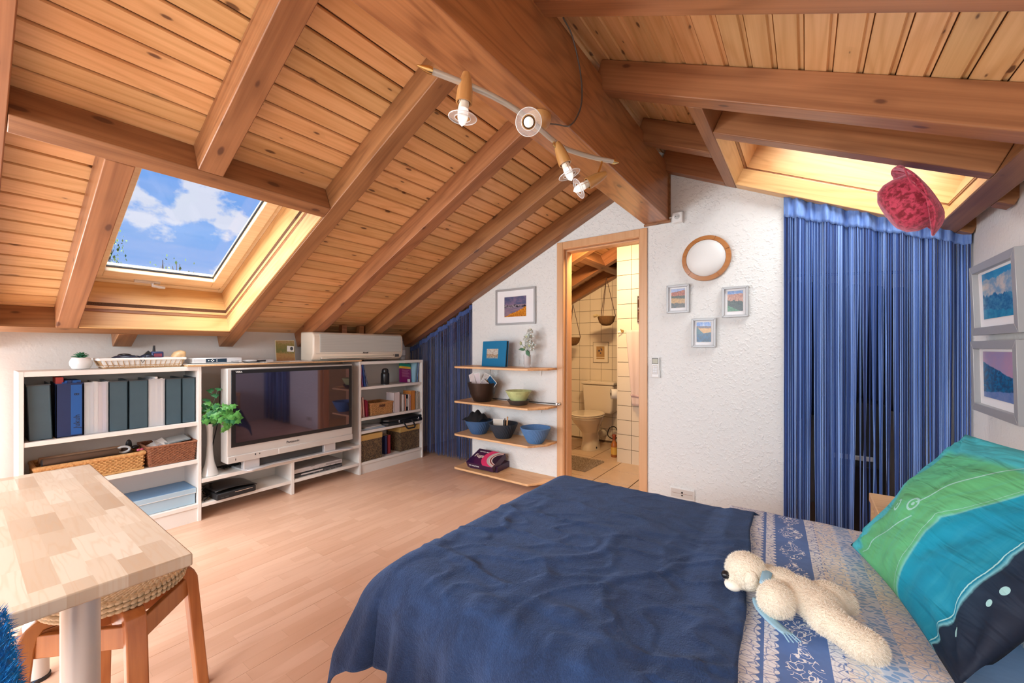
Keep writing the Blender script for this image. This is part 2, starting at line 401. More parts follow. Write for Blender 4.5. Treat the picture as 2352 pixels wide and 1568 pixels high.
# ------------------------------------------------------------ skylights
def skylight(name, M, x0, x1, u0, u1, nshaft, glassring, bottom_gap, facing, label):
    wn_ = STRUCT(name); wn_['label'] = label
    t = .008
    def P(n, mb, mat, **k): return OBJ(n, mb, mat, wn_, M=M, **k)
    P('lining_panel', MB().box(x0, x1, u1, u1+t, -.004, nshaft), LINING); P('lining_panel', MB().box(x0, x1, u0-t, u0, -.004, nshaft), LINING)
    P('lining_panel', MB().box(x0-t, x0, u0-t, u1+t, -.004, nshaft), LININGY); P('lining_panel', MB().box(x1, x1+t, u0-t, u1+t, -.004, nshaft), LININGY)
    q = .010; g0, g1 = -.024, -.004        # dark shadow moulding between the two linings
    P('groove_moulding', MB().box(x0-.004, x1+.004, u1+.003, u1+.016, g0, g1).box(x0-.004, x1+.004, u0-.016, u0-.003, g0, g1).box(x0-.016, x0-.003, u0-.016, u1+.016, g0, g1).box(x1+.003, x1+.016, u0-.016, u1+.016, g0, g1), RAFTX)
    fa = {'u1': MB().box(x0-.008, x1+.008, u1+.008, u1+.020, -.133, -.024), 'u0': MB().box(x0-.008, x1+.008, u0-.016, u0-.006, -.133, -.024),
          'x0': MB().box(x0-.012, x0-.003, u0-.004, u1+.012, -.133, -.024), 'x1': MB().box(x1+.003, x1+.012, u0-.004, u1+.012, -.133, -.024)}
    for k in facing: P('facing_board', fa[k], LINING if k[0] == 'u' else LININGY)
    f = .028; h0 = nshaft-.045
    def ring(a0, a1, b0, b1, wd, n0, n1, wb=None, wt=None):
        wb = wd if wb is None else wb; wt = wd if wt is None else wt
        return MB().box(a0, a0+wd, b0, b1, n0, n1).box(a1-wd, a1, b0, b1, n0, n1).box(a0+wd, a1-wd, b0, b0+wt, n0, n1).box(a0+wd, a1-wd, b1-wb, b1, n0, n1)
    P('window_frame', ring(x0, x1, u0, u1, f, h0, nshaft+.02), SASH, bevel=.003)
    s0, s1, v0, v1 = x0+f+.002, x1-f-.002, u0+f+.002, u1-f-.002-bottom_gap
    P('window_frame', MB().box(x0+f, x1-f, v1+.004, u1-f, h0+.012, nshaft+.02), SASH, bevel=.003)
    sash = P('sash', ring(s0, s1, v0, v1, glassring, h0-.012, nshaft+.01), SASH, bevel=.004)
    OBJ('gasket', ring(s0+glassring, s1-glassring, v0+glassring, v1-glassring, .006, h0+.02, h0+.03), BLACK, sash, M=Matrix())
    P('pane', MB().box(s0+glassring-.004, s1-glassring+.004, v0+glassring-.004, v1-glassring+.004, h0+.028, h0+.034), PANE)
    return wn_, (s0, s1, v0, v1, h0)
w1, q1 = skylight('window_1', ML, .438, 1.200, 1.487, 2.905, .235, .068, .055, ('u1', 'x1', 'u0'), 'roof window over the white shelves with blue sky')
hx = .755; hu = q1[3]+.010; hn = q1[4]-.010
hd = MB().box(hx-.07, hx+.06, hu-.012, hu+.010, hn-.012, hn+.016).tube([(hx+.02, hu, hn-.010), (hx+.02, hu+.002, hn-.030), (hx+.055, hu+.006, hn-.034), (hx+.085, hu+.010, hn-.032)], [.011, .011, .010, .009], 8)
OBJ('window_handle', hd, SILVER, w1, M=ML, bevel=.002)
w2, q2 = skylight('window_2', MR, -3.088, -2.322, .662, 1.682, .30, .06, .0, ('u0', 'u1'), 'roof window over the blue fringe curtain with amber lining')
OBJ('facing_board', MB().box(-3.118, -3.034, .652, 1.692, -.136, -.03), LININGY, w2, M=MR, bevel=.003)

# ------------------------------------------------------------ door to the bathroom
door = STRUCT('door_1'); door['label'] = 'open beech door frame to the bathroom'
def B(n, mb, mat, par, **k): return OBJ(n, mb, mat, par, **k)
cx0, cx1, cz = -1.768, -.980, 2.128; cw = .058
B('casing', MB().box(cx0, cx0+cw, 3.104, 3.121, 0, cz).box(cx1-cw, cx1, 3.104, 3.121, 0, cz).box(cx0+cw, cx1-cw, 3.104, 3.121, cz-cw, cz), BEECH, door, bevel=.003)
lx0, lx1, lz = cx0+cw-.004, cx1-cw+.004, cz-cw+.004
B('lining', MB().box(lx0-.022, lx0+.010, 3.108, 3.235, 0, lz).box(lx1-.010, lx1+.022, 3.108, 3.235, 0, lz).box(lx0, lx1, 3.108, 3.235, lz-.010, lz+.022), BEECH, door, bevel=.002)
B('stop', MB().box(lx0+.010, lx0+.024, 3.15, 3.235, 0, lz-.01).box(lx1-.024, lx1-.010, 3.15, 3.235, 0, lz-.01).box(lx0+.024, lx1-.024, 3.15, 3.235, lz-.026, lz-.010), BEECH, door, bevel=.002)
B('seal', MB().box(lx0+.010, lx0+.013, 3.146, 3.150, 0, lz-.01).box(lx1-.013, lx1-.010, 3.146, 3.150, 0, lz-.01).box(lx0, lx1, 3.146, 3.150, lz-.014, lz-.010), plain('seal_brown', (.30, .15, .07), .6), door)

# ------------------------------------------------------------ bathroom shell
TILE = plain('wall_tile_glaze', (.80, .70, .55), .12, nscale=1.5, namt=.05, Coat_Weight=.5)
GROUT = plain('grout', (.16, .11, .07), .9)
FT = plain('floor_tile_glaze', (.66, .48, .33), .3, nscale=7, namt=.18)
bb = STRUCT('wall_bathroom_back', MB().box(-2.87, -1.2, 4.847, 4.95, 0, 2.5), GROUT)
bp = STRUCT('wall_bathroom_pier', MB().box(-1.598, -.30, 4.097, 4.95, 0, 2.30).prism([(-1.598, 2.30), (-.30, 2.30), (-.30, 2.5), (-1.05, 2.6), (-1.598, 2.365)], 4.097, 4.95), GROUT)
STRUCT('wall_bathroom_right', MB().box(-.35, -.21, 3.22, 4.95, 0, 2.45), PLASTER2)
STRUCT('wall_bathroom_left', MB().box(-2.88, -2.87, 3.22, 4.95, 0, 1.79), PLASTER2)
tm = mesh('tile', MB().box(0, .1465, -.0065, 0, 0, .1465))
for i in range(8):
    for j in range(-1, 14):
        x = -2.86+.15*i; z = .035+.15*j
        if x+.146 > -1.60 or z+.05 > zc(x) or z < -.1: continue
        if j == -1:
            OBJ('tile', MB().box(x, x+.1465, 4.8405, 4.847, 0, .0315), TILE, bb); continue
        if 5.9 < (z+.01)/.15 < 7.9 and -2.27 < x < -2.02: pass
        OBJ('tile', tm, TILE, bb, M=T_((x, 4.847, z)), bevel=.0015)
for i in range(3):
    for j in range(15):
        OBJ('tile', tm, TILE, bp, M=T_((-1.598+.1505*i, 4.097, .003+.151*j)), bevel=.0015)
for j in range(15):
    OBJ('tile', MB().box(-1.6045, -1.598, 4.0905, 4.237, .003+.151*j, .1495+.151*j), TILE, bp)
bfl = STRUCT('floor_bathroom', MB().box(-2.87, -.3, 3.125, 4.95, -.1, .004), plain('floor_grout', (.20, .12, .07), .9))
ftm = mesh('floor_tile', MB().box(0, .321, 0, .321, .004, .010))
for i in range(8):
    for j in range(6): OBJ('floor_tile', ftm, FT, bfl, M=T_((-2.87+.33*i, 3.125+.33*j-.12+.12, 0)), bevel=.001)
# ------------------------------------------------------------ white shelving on the left wall
XF, XB = -3.42, -3.70
def bookcase(y0, y1, top, shelves, label, t=.020):
    th = THING('bookcase', label, 'bookcase', (-3.56, (y0+y1)/2, 0))
    for a in (y0, y1-t): B('side_panel', MB().box(XB, XF, a, a+t, 0, top), WHITE, th, bevel=.0015)
    B('top_panel', MB().box(XB, XF-.001, y0+t, y1-t, top-.028, top), WHITE, th, bevel=.0015)
    for z in shelves: B('shelf', MB().box(XB+.006, XF-.003, y0+t, y1-t, z-.025, z), WHITE, th, bevel=.0015)
    B('plinth', MB().box(XF-.03, XF-.012, y0+t, y1-t, .0, shelves[-1]-.026), WHITE, th)
    B('back_panel', MB().box(XB-.004, XB, y0, y1, .02, top-.002), WHITE, th)
    return th
bookcase(.197, 1.011, 1.078, (.692, .430, .121), 'white bookcase nearest the table, holding the row of magazine files')
bookcase(2.248, 3.038, 1.076, (.831, .536, .408, .111), 'white bookcase right of the television, with thermos and books')
tb = THING('tv_bench', 'low white open bench carrying the television', 'shelf unit', (-3.56, 1.63, 0))
B('top_board', MB().box(-3.74, XF+.004, 1.013, 2.246, .262, .289), WHITE, tb, bevel=.0015)
B('shelf', MB().box(-3.70, XF, 1.013, 1.620, .092, .117), WHITE, tb, bevel=.0015)
B('shelf', MB().box(-3.70, XF, 1.645, 2.246, .092, .117), WHITE, tb, bevel=.0015)
B('divider', MB().box(-3.70, XF+.003, 1.620, 1.645, 0, .262), WHITE, tb, bevel=.0015)
B('back_panel', MB().box(-3.712, -3.702, 1.013, 2.246, .0, .262), WHITE, tb)
# chipboard plank with white top bridging the bookcases
CHIP = plain('chipboard_edge', (.62, .38, .19), .8, nscale=160, namt=.5)
pk = THING('plank', 'chipboard plank with white top bridging both bookcases above the television', 'plank', (-3.56, 1.55, 1.079))
B('core', MB().box(-3.70, -3.405, .93, 2.262, 1.0795, 1.0915), CHIP, pk)
B('top_sheet', MB().box(-3.70, -3.412, .93, 2.262, 1.0916, 1.0926), WHITE, pk)
ZP = 1.0927
# magazine files -------------------------------------------------
TRG = plain('smoky_plastic', (.075, .125, .155), .25, Alpha=.82, nscale=4, namt=.3)
TRC = plain('frosted_plastic', (.60, .60, .62), .4)
NAVY = plain('navy_file', (.012, .028, .10), .4, nscale=5, namt=.3)
BLUEB = plain('bright_blue_card', (.01, .09, .33), .5)
def mag_file(y0, y1, mat, label, content, cc, fill=.75, lean=0, extra=None):
    th = THING('magazine_file', label, 'magazine file', (-3.46, (y0+y1)/2, .6925), 0, 'magazine files on the top shelf')
    hgt = .315; d = .235; t = .0035; w_ = (y1-y0)/2
    M = RX(lean)
    mb = MB(); side = [(0, 0), (-d, 0), (-d, hgt*.98), (-d*.55, hgt), (0, hgt)]
    side2 = [(0, 0), (-d, 0), (-d, hgt), (-d*.75, hgt), (0, hgt*.98)]
    for yy_ in (-w_, w_-t): mb.prism(side2, yy_, yy_+t, 'Y', M)
    mb.box(-t, 0, -w_, w_, 0, hgt*.98, M); mb.box(-d, -d+t, -w_, w_, 0, hgt*.5, M); mb.box(-d, 0, -w_, w_, 0, t, M)
    OBJ('case', mb, mat, th, M=T_((0, 0, 0)))
    OBJ('rim', MB().box(-.002, .0025, -w_-.001, w_+.001, hgt*.98-.004, hgt*.98+.002, M), mat if mat is not TRG else GREYD, th, M=T_((0, 0, 0)))
    n = 5
    for i in range(n):
        a = -w_+t+.003+(2*w_-2*t-.006)*i/n; b_ = a+(2*w_-.014)/n*.9
        OBJ('magazine', MB().box(-d+.012, -t-.002, a, b_, t, hgt*(fill+.035*((i*7) % 3)), M), content[i % len(content)], th, M=T_((0, 0, 0)))
    return th
def cm(name, c, r=.6): return plain(name, c, r, nscale=9, namt=.12)
P_PINK, P_PALE, P_MINT, P_LILAC = cm('pale_pink', (.66, .50, .52)), cm('pale_blue_paper', (.50, .58, .66)), cm('mint_paper', (.50, .62, .58)), cm('lilac_paper', (.55, .50, .66))
dk = [cm('dim_paper', (.10, .14, .16)), cm('dim_paper_b', (.14, .18, .19)), cm('dim_paper_c', (.07, .10, .12))]
mag_file(.236, .324, TRG, 'smoky grey magazine file, first from the left end, half full', dk, None, .62, .03)
mf = mag_file(.336, .444, NAVY, 'navy magazine file with bright blue lettered spine', [NAVY, BLUEB], None, .97)
OBJ('spine_card', MB().box(.0005, .0012, .004, .048, .01, .300), BLUEB, mf, M=T_((0, 0, 0)))
text_obj('lettering', 'Jukuh', .036, BLACKM, mf, T_((.0016, .028, .085)) @ RZ(pi/2) @ RX(pi/2) @ RZ(pi/2))
text_obj('lettering', '8', .030, BLACKM, mf, T_((.0016, .028, .245)) @ RZ(pi/2) @ RX(pi/2) @ RZ(pi/2))
OBJ('magazine', MB().box(-.15, -.03, -.052, -.022, .02, .345), cm('red_folder', (.50, .06, .05)), mf, M=T_((0, 0, 0)))
OBJ('magazine', MB().box(-.20, -.01, -.018, .045, .02, .325), BLUEB, mf, M=T_((0, 0, 0)))
FROST = plain('clear_file', (.72, .73, .75), .35, Alpha=.35)
mag_file(.448, .550, FROST, 'clear magazine file showing pastel magazines', [P_MINT, P_PALE, PAPER, P_PINK, P_LILAC], None, .92)
mag_file(.553, .638, TRG, 'smoky grey magazine file right of the clear one, with pale sheet inside', [cm('slate', (.16, .22, .26)), dk[1]], None, .7)
mag_file(.643, .735, TRG, 'smoky grey magazine file left of the whitish one', dk, None, .72, .0)
mag_file(.737, .820, FROST, 'plain whitish magazine file between the smoky ones', [PAPER, cm('greypaper', (.62, .62, .66))], None, .96)
mag_file(.824, .909, TRG, 'smoky grey magazine file, second from the right end', dk, None, .85)
mag_file(.912, .986, TRG, 'smoky grey magazine file at the right end of the row', dk, None, .85)

# wicker ---------------------------------------------------------
def wickmat(name, a, b_): return wood(name, a, b_, 'X', knots=0, rough=.6, vary=.0, rings=.6, scale=2.5)
WK_L = wickmat('straw_wicker', (.66, .40, .15), (.42, .21, .06)); WK_D = wickmat('brown_wicker', (.36, .15, .07), (.17, .06, .03))
WK_M = wickmat('honey_wicker', (.60, .32, .12), (.34, .15, .045)); WK_W = plain('white_wicker', (.82, .80, .76), .6)
def ringpts(hx_, hy_, z, n, rc=.012):
    pts = []; P = [(-hx_, -hy_), (hx_, -hy_), (hx_, hy_), (-hx_, hy_)]
    per = 4*(hx_+hy_)
    for i in range(n):
        s_ = per*i/n
        if s_ < 2*hx_: p = (-hx_+s_, -hy_)
        elif s_ < 2*hx_+2*hy_: p = (hx_, -hy_+s_-2*hx_)
        elif s_ < 4*hx_+2*hy_: p = (hx_-(s_-2*hx_-2*hy_), hy_)
        else: p = (-hx_, hy_-(s_-4*hx_-2*hy_))
        pts.append((p[0], p[1], z))
    return pts
def wicker(name, label, loc, hx_, hy_, h, mat, rows, flare=1.06, r=.0035, rz=0, cat='basket', rimr=.008, handle=False, rimmat=None, inner=None, group=None, open_rows=()):
    th = THING(name, label, cat, loc, rz, group)
    n = int(4*(hx_+hy_)/.012)//2*2+1; mb = MB()
    for k in range(rows):
        f = (k+.5)/rows; sc_ = 1+(flare-1)*f; z = .006+(h-.012)*f
        if k in open_rows: continue
        pts = ringpts(hx_*sc_, hy_*sc_, z, n); out = []
        for i, p in enumerate(pts):
            q = .0028*(1 if (i+k) % 2 else -1); d = Vector((p[0]/hx_, p[1]/hy_, 0)); 
            dd = Vector((math.copysign(1, p[0]), 0, 0)) if abs(p[0])/hx_ > abs(p[1])/hy_ else Vector((0, math.copysign(1, p[1]), 0))
            out.append((p[0]+dd.x*q, p[1]+dd.y*q, z))
        mb.tube(out, min(r, (h-.012)/rows*.56), 5, closed=True)
    OBJ('weave', mb, mat, th, M=Matrix())
    st_ = MB(); 
    for i, p in enumerate(ringpts(hx_, hy_, 0, n)):
        if i % 2: continue
        st_.tube([(p[0], p[1], .003), (p[0]*flare, p[1]*flare, h-.004)], .0022, 4)
    OBJ('stakes', st_, mat, th, M=Matrix())
    OBJ('base', MB().box(-hx_, hx_, -hy_, hy_, .001, .006), mat, th, M=Matrix())
    rm = MB(); pts = ringpts(hx_*flare, hy_*flare, h, 120); rm.tube(pts, rimr, 8, closed=True)
    OBJ('rim', rm, rimmat or mat, th, M=Matrix())
    bt = MB(); bt.tube(ringpts(hx_, hy_, .007, 100), rimr*.7, 7, closed=True); OBJ('foot_rim', bt, mat, th, M=Matrix())
    if inner: OBJ('liner', MB().box(-hx_*.97, hx_*.97, -hy_*.97, hy_*.97, .007, .009).grid(lambda a, b_: ((-1 if a < .5 else 1)*hx_*.96, 0, 0), 1, 1), inner, th, M=Matrix())
    return th
wicker('wicker_tray_basket', 'long straw coloured wicker tray basket full of rolls, behind the table corner', (-3.56, .485, .4305), .115, .222, .105, WK_L, 9, 1.03, .005, rimr=.011)
wicker('wicker_basket', 'dark reddish brown wicker basket with envelopes, on the middle shelf', (-3.555, .858, .4305), .11, .118, .130, WK_D, 14, 1.10, .0045, rimr=.007)
def roll(label, p0, p1, r, mat, endmat=None, name='poster_roll', cat='roll'):
    p0, p1 = Vector(p0), Vector(p1)
    th = THING(name, label, cat, p0); M = AX(p1-p0); L = (p1-p0).length
    OBJ('tube', MB().lathe([(r, 0), (r, L), (r*.8, L), (r*.8, .002)], 16, M, caps=False), mat, th, M=Matrix())
    OBJ('end_cap', MB().lathe([(r*.86, -.003), (r*.86, .004)], 16, M), endmat or mat, th, M=Matrix()); return th
TUBEM = plain('brown_tube', (.12, .075, .05), .3, .2); 
roll('glossy dark brown roll lying in the long tray basket', (-3.475, .285, .558), (-3.50, .60, .556), .023, TUBEM, GREYD)
roll('second brown roll behind the glossy one in the tray basket', (-3.54, .28, .560), (-3.555, .62, .562), .021, plain('tan_tube', (.30, .19, .12), .5))
lo = THING('tape_ring', 'pale translucent ring of tape in the long tray basket', 'tape', (-3.50, .625, .548))
OBJ('reel', MB().tube([(0+.0*cos(a), .030*cos(a), .006+.018*sin(a)+.01) for a in [2*pi*k/24 for k in range(24)]], .007, 8, closed=True), plain('tape_clear', (.55, .6, .62), .2), lo, M=Matrix())
sg = THING('hair_clip', 'dark oval clip standing up in the tray basket', 'clip', (-3.58, .665, .50))
OBJ('clip_body', MB().ell((0, 0, .075), (.008, .016, .035)).ell((0, .03, .055), (.02, .02, .012)), BLACK, sg, M=Matrix())
pk2 = THING('pink_bow', 'small pink bow at the right end of the tray basket', 'bow', (-3.50, .705, .535))
OBJ('loops', MB().ell((0, -.008, .012), (.006, .010, .007)).ell((0, .008, .012), (.006, .010, .007)).ell((0, 0, .010), (.005, .004, .004)), plain('pink', (.75, .12, .25), .6), pk2, M=Matrix())
dp = THING('dark_pouch', 'dark brown pouch inside the tray basket', 'pouch', (-3.57, .64, .44))
OBJ('pouch_body', MB().ell((0, 0, .075), (.06, .045, .05)), plain('brown_leather', (.06, .035, .03), .6, bump=.4), dp, M=Matrix())
def envelope(label, loc, sx, sy, mat, rot, name='envelope', cat='envelope', t=.003):
    th = THING(name, label, cat, loc, rot=rot)
    OBJ('sheet', MB().box(-sx/2, sx/2, -sy/2, sy/2, 0, t), mat, th, M=Matrix())
    OBJ('flap', MB().prism([(-sx/2, -sy/2+.001), (sx/2, -sy/2+.001), (0, sy*.05)], t, t+.0008, 'Z'), PAPER, th, M=Matrix()); return th
envelope('large pinkish white envelope sticking up in the dark basket', (-3.53, .79, .545), .12, .12, PAPER, RX(.45) @ RY(.35))
envelope('second envelope lying across the dark basket', (-3.56, .85, .560), .11, .13, plain('lilac_white', (.62, .60, .66), .7), RX(-.12) @ RY(.2))
cd = THING('disc_case', 'clear plastic disc case on top of the dark basket', 'disc case', (-3.55, .90, .568), rot=RX(.1) @ RY(.15))
OBJ('case', MB().box(-.06, .06, -.07, .07, 0, .009), plain('case_plastic', (.30, .36, .38), .12), cd, M=Matrix(), bevel=.002)
OBJ('booklet', MB().box(-.055, .055, -.055, .062, .0092, .0098), plain('case_card', (.55, .60, .62), .5), cd, M=Matrix())
# blue storage box
LB = plain('pale_blue_card', (.37, .52, .63), .55); LB2 = plain('mid_blue_lid', (.13, .27, .46), .45)
bx = THING('storage_box', 'long pale blue storage box with darker lid, on the bottom shelf', 'box', (-3.56, .73, .1215))
B('body', MB().box(-3.685, -3.452, .44, .984, .122, .215), LB, bx, bevel=.003)
B('lid', MB().box(-3.690, -3.446, .434, .988, .198, .232), LB, bx, bevel=.003)
B('lid_top', MB().box(-3.686, -3.45, .438, .984, .2322, .2335), LB2, bx)
B('lid_trim', MB().box(-3.4465, -3.4445, .434, .988, .198, .2005), WHITE, bx)

# on top of the first bookcase -----------------------------------
su = THING('succulent', 'small green rosette succulent in a round white bowl pot', 'plant', (-3.56, .447, 1.0785))
CER = plain('white_ceramic', (.84, .83, .80), .3)
OBJ('pot', MB().lathe([(.026, 0), (.038, .004), (.049, .026), (.050, .044), (.044, .062), (.037, .070), (.034, .069), (.036, .058), (.02, .056), (.001, .056)], 28), CER, su, M=Matrix())
SUC = plain('succulent_leaf', (.045, .20, .10), .4, nscale=30, namt=.4)
def leafblade(L, w_, t):
    return lambda a, b_: (L*a, w_*sin(pi*min(1, a*.9+.1))*(b_-.5)*2*(1-a**4), t*sin(pi*a)*(1-abs(b_-.5)*1.4)+.0)
lm = mesh('leaf', MB().grid(leafblade(.042, .010, .006), 6, 4))
for i in range(20):
    a = i*2.4; el = .15+.055*i
    OBJ('leaf', lm, SUC, su, M=T_((0, 0, .066+.0006*i)) @ RZ(a) @ RY(-el) @ Matrix.Diagonal((1.1-.022*i, 1, 1, 1)), solid=.002)
bk = wicker('white_rim_basket', 'shallow basket with white liner and rim, holding phones and glasses', (-3.56, .722, 1.0785), .085, .185, .058, plain('raw_wicker', (.46, .29, .15), .7), 5, 1.13, .003, rimr=.003, open_rows=(2, 3, 4))
OBJ('cloth_liner', MB().grid(lambda a, b_: (0, 0, 0), 1, 1) if False else MB().box(-.079, .079, -.179, .179, .006, .009).box(.082, .087, -.190, .190, .01, .055).box(-.087, -.082, -.190, .190, .01, .055).box(-.085, .085, -.192, -.187, .01, .055).box(-.085, .085, .187, .192, .01, .055), WK_W, bk, M=Matrix())
OBJ('rim_band', MB().box(.088, .104, -.215, .215, .050, .066).box(-.104, -.088, -.215, .215, .050, .066).box(-.10, .10, -.217, -.203, .050, .066).box(-.10, .10, .203, .217, .050, .066), WK_W, bk, M=Matrix(), bevel=.005)
th = THING('sunglasses_case', 'black open glasses case in the white rim basket', 'case', (-3.545, .69, 1.105))
OBJ('shell', MB().ell((0, -.04, .038), (.03, .075, .020)).ell((0, .06, .040), (.028, .04, .022)), plain('navy_black', (.012, .02, .045), .3), th, M=Matrix())
OBJ('lid', MB().ell((-.01, -.05, .055), (.02, .035, .012)).prism([(.03, .045), (.095, .045), (.065, .085)], -.015, .01, 'X'), BLACK, th, M=Matrix(), bevel=.002)
th = THING('cable_loop', 'thin black cable looping over the white basket rim', 'cable', (-3.46, .69, 1.13))
OBJ('wire', MB().tube([(-.06, -.03, .03), (-.01, -.015, .03), (.0, .0, .018), (.003, .012, -.005), (.003, .018, -.018), (.003, .026, -.005), (.0, .03, .015), (-.03, .04, .03)], .0018, 6), BLACK, th, M=Matrix())
th = THING('cordless_phone', 'dark blue cordless phone with stub aerial in the white basket', 'phone', (-3.55, .795, 1.10))
OBJ('handset', MB().box(-.015, .015, -.022, .03, .01, .062), plain('navy_plastic', (.02, .04, .13), .3), th, M=Matrix(), bevel=.006)
OBJ('aerial', MB().tube([(0, -.008, .055), (0, -.008, .092)], [.007, .005], 8), BLACK, th, M=Matrix())
OBJ('screen', MB().box(.0151, .016, -.012, .022, .036, .052), plain('red_screen', (.25, .05, .08), .2), th, M=Matrix())
th.scale = (1.25, 1.25, 1.35)
th = THING('seashell', 'tan and cream seashell at the right end of the white basket', 'shell', (-3.55, .905, 1.13))
SHM = plain('shell_tan', (.66, .42, .22), .4, nscale=45, namt=.6)
OBJ('whorl', MB().lathe([(.001, 0), (.010, .008), (.014, .02), (.022, .028), (.028, .045), (.022, .068), (.006, .082), (.001, .084)], 14, AX((0, .8, .6), (0, -.03, -.012))), SHM, th, M=Matrix())
th.scale = (1.35, 1.35, 1.35)
th = THING('driftwood_piece', 'flat pinkish wooden piece lying in the white basket', 'ornament', (-3.55, .85, 1.128))
OBJ('slab', MB().ell((0, 0, .012), (.03, .055, .008)), plain('pinkwood', (.60, .42, .33), .6, nscale=30, namt=.3), th, M=Matrix())
th = THING('woven_mat', 'round tan woven mat at the left end of the white basket', 'mat', (-3.57, .60, 1.126))
OBJ('weave', MB().ell((0, 0, .010), (.06, .06, .010)), plain('tanweave', (.55, .36, .22), .8, nscale=80, namt=.4, bump=.6), th, M=Matrix())
# on the plank ---------------------------------------------------
th = THING('set_top_box', 'silver set-top box with dark display window on the chipboard plank', 'electronics', (-3.56, 1.135, ZP))
OBJ('housing', MB().box(-.10, .062, -.155, .158, .004, .042), SILVER, th, M=Matrix(), bevel=.008)
OBJ('display', MB().box(.062, .0635, -.075, .055, .009, .037), plain('display', (.015, .03, .05), .15), th, M=Matrix())
btn = MB()
for a, b_ in ((-.058, .023), (-.035, .030), (-.035, .016), (-.042, .023), (-.028, .023), (-.008, .027), (-.008, .018)): btn.ell((.0638, a, b_), (.001, .004, .0028), 8, 6)
OBJ('buttons', btn, WHITEP, th, M=Matrix())
text_obj('lettering', 'digital HDMI', .010, GREYD, th, T_((.0630, .108, .014)) @ RZ(pi/2) @ RX(pi/2))
OBJ('foot', MB().box(-.09, .05, -.14, .14, 0, .004), BLACK, th, M=Matrix())
th = THING('modem', 'flat silver modem lying beside the set-top box', 'electronics', (-3.55, 1.415, ZP))
OBJ('housing', MB().ell((0, -.045, .014), (.06, .062, .012)).box(-.05, .05, -.0, .105, .004, .022), SILVER, th, M=Matrix(), bevel=.003)
OBJ('window', MB().box(.0501, .052, -.02, .045, .006, .019), BLACK, th, M=Matrix())
OBJ('foot', MB().box(-.04, .04, -.08, .09, 0, .004), BLACK, th, M=Matrix())
def landscape(name, stops, freq=(3, 1), amp=.12, seed=0., detail=6, extra=None, axis='Y'):
    m, nt, b = newmat(name, rough=.25)
    x, y, z = SEP(nt, GENC(nt)); h = {'X': x, 'Y': y}[axis]
    n = NOISE(nt, CMB(nt, MA(nt, 'MULTIPLY', h, freq[0]), MA(nt, 'MULTIPLY', z, freq[1]), seed), 1.7, detail, .6)
    v = MA(nt, 'ADD', z, MA(nt, 'MULTIPLY_ADD', n, 2*amp, -amp))
    col = RAMP(nt, v, stops)
    if extra:
        e = NOISE(nt, CMB(nt, h, z, seed+5.), extra[1], 5, .65)
        col = MIX(nt, RAMP(nt, e, [(extra[2], (0, 0, 0)), (extra[2]+.08, (1, 1, 1))]), col, extra[0])
    nt.links.new(col, b.inputs['Base Color']); return m
th = THING('postcard', 'autumn countryside postcard propped against the left wall', 'card', (-3.62, 1.672, ZP))
OBJ('card', MB().box(-.001, .001, -.076, .076, 0, .178), landscape('postcard_autumn', [(0, (.30, .14, .05)), (.3, (.40, .22, .07)), (.5, (.13, .15, .03)), (.8, (.22, .17, .04)), (1, (.35, .22, .10))], (6, 6), .3, 2.), th, M=RY(-.12))
OBJ('white_edge', MB().box(-.0025, -.0012, -.080, .080, -.0, .182), plain('card_cream', (.72, .66, .45), .7), th, M=RY(-.12))
OBJ('photo', MB().box(.0015, .004, .005, .062, .085, .135), PAPER, th, M=RY(-.12) @ RX(-.08))
OBJ('photo_print', MB().ell((.0045, .042, .112), (.001, .013, .016)), GREYD, th, M=RY(-.12) @ RX(-.08))
th = THING('paper_sheet', 'thin white sheet of paper lying on the plank beside the air conditioner', 'paper', (-3.52, 1.72, ZP))
OBJ('sheet', MB().box(-.12, .12, -.12, .07, .0, .003), PAPER, th, M=Matrix()); OBJ('sheet', MB().box(-.10, .105, -.30, .05, .0032, .005), PAPER, th, M=RZ(.06))
# air conditioner -------------------------------------------------
ac = THING('air_conditioner', 'ivory split air conditioner standing on the plank above the television', 'air conditioner', (-3.52, 2.27, ZP))
def acprof(w0=0): return [(-.10, 0), (.06, 0), (.095, .018), (.118, .055), (.120, .20), (.112, .235), (.085, .252), (-.10, .256)]
OBJ('housing', MB().prism(acprof(), -.475, .475, 'Y'), IVORY, ac, M=Matrix(), bevel=.012)
GRL = plain('grille_grey', (.46, .47, .44), .5)
OBJ('front_panel', MB().box(.108, .1225, -.418, .452, .075, .236), GRL, ac, M=Matrix(), bevel=.002)
gr_ = MB()
for k in range(24):
    z = .081+.0064*k; gr_.box(.1226, .1262, -.412, .446, z, z+.0032)
OBJ('grille', gr_, plain('grille_slats', (.68, .68, .63), .45), ac, M=Matrix())
OBJ('flap', MB().box(.085, .122, -.40, .36, .020, .030), IVORY, ac, M=RY(.0), bevel=.002)
OBJ('slot', MB().box(.100, .1215, -.405, .33, .0165, .0195), BLACKM, ac, M=Matrix())
OBJ('display', MB().box(.1175, .1225, .375, .420, .024, .050), GREYD, ac, M=Matrix())
OBJ('indicator', MB().box(.1185, .1225, .352, .364, .040, .045), BLACK, ac, M=Matrix())
OBJ('panel_seam', MB().box(.118, .1215, -.45, .46, .0625, .0645), plain('seam', (.35, .32, .28), .7), ac, M=Matrix())
text_obj('lettering', 'Airwell', .020, BLACK, ac, T_((.1215, .03, .068)) @ RZ(pi/2) @ RX(pi/2), bold=True)
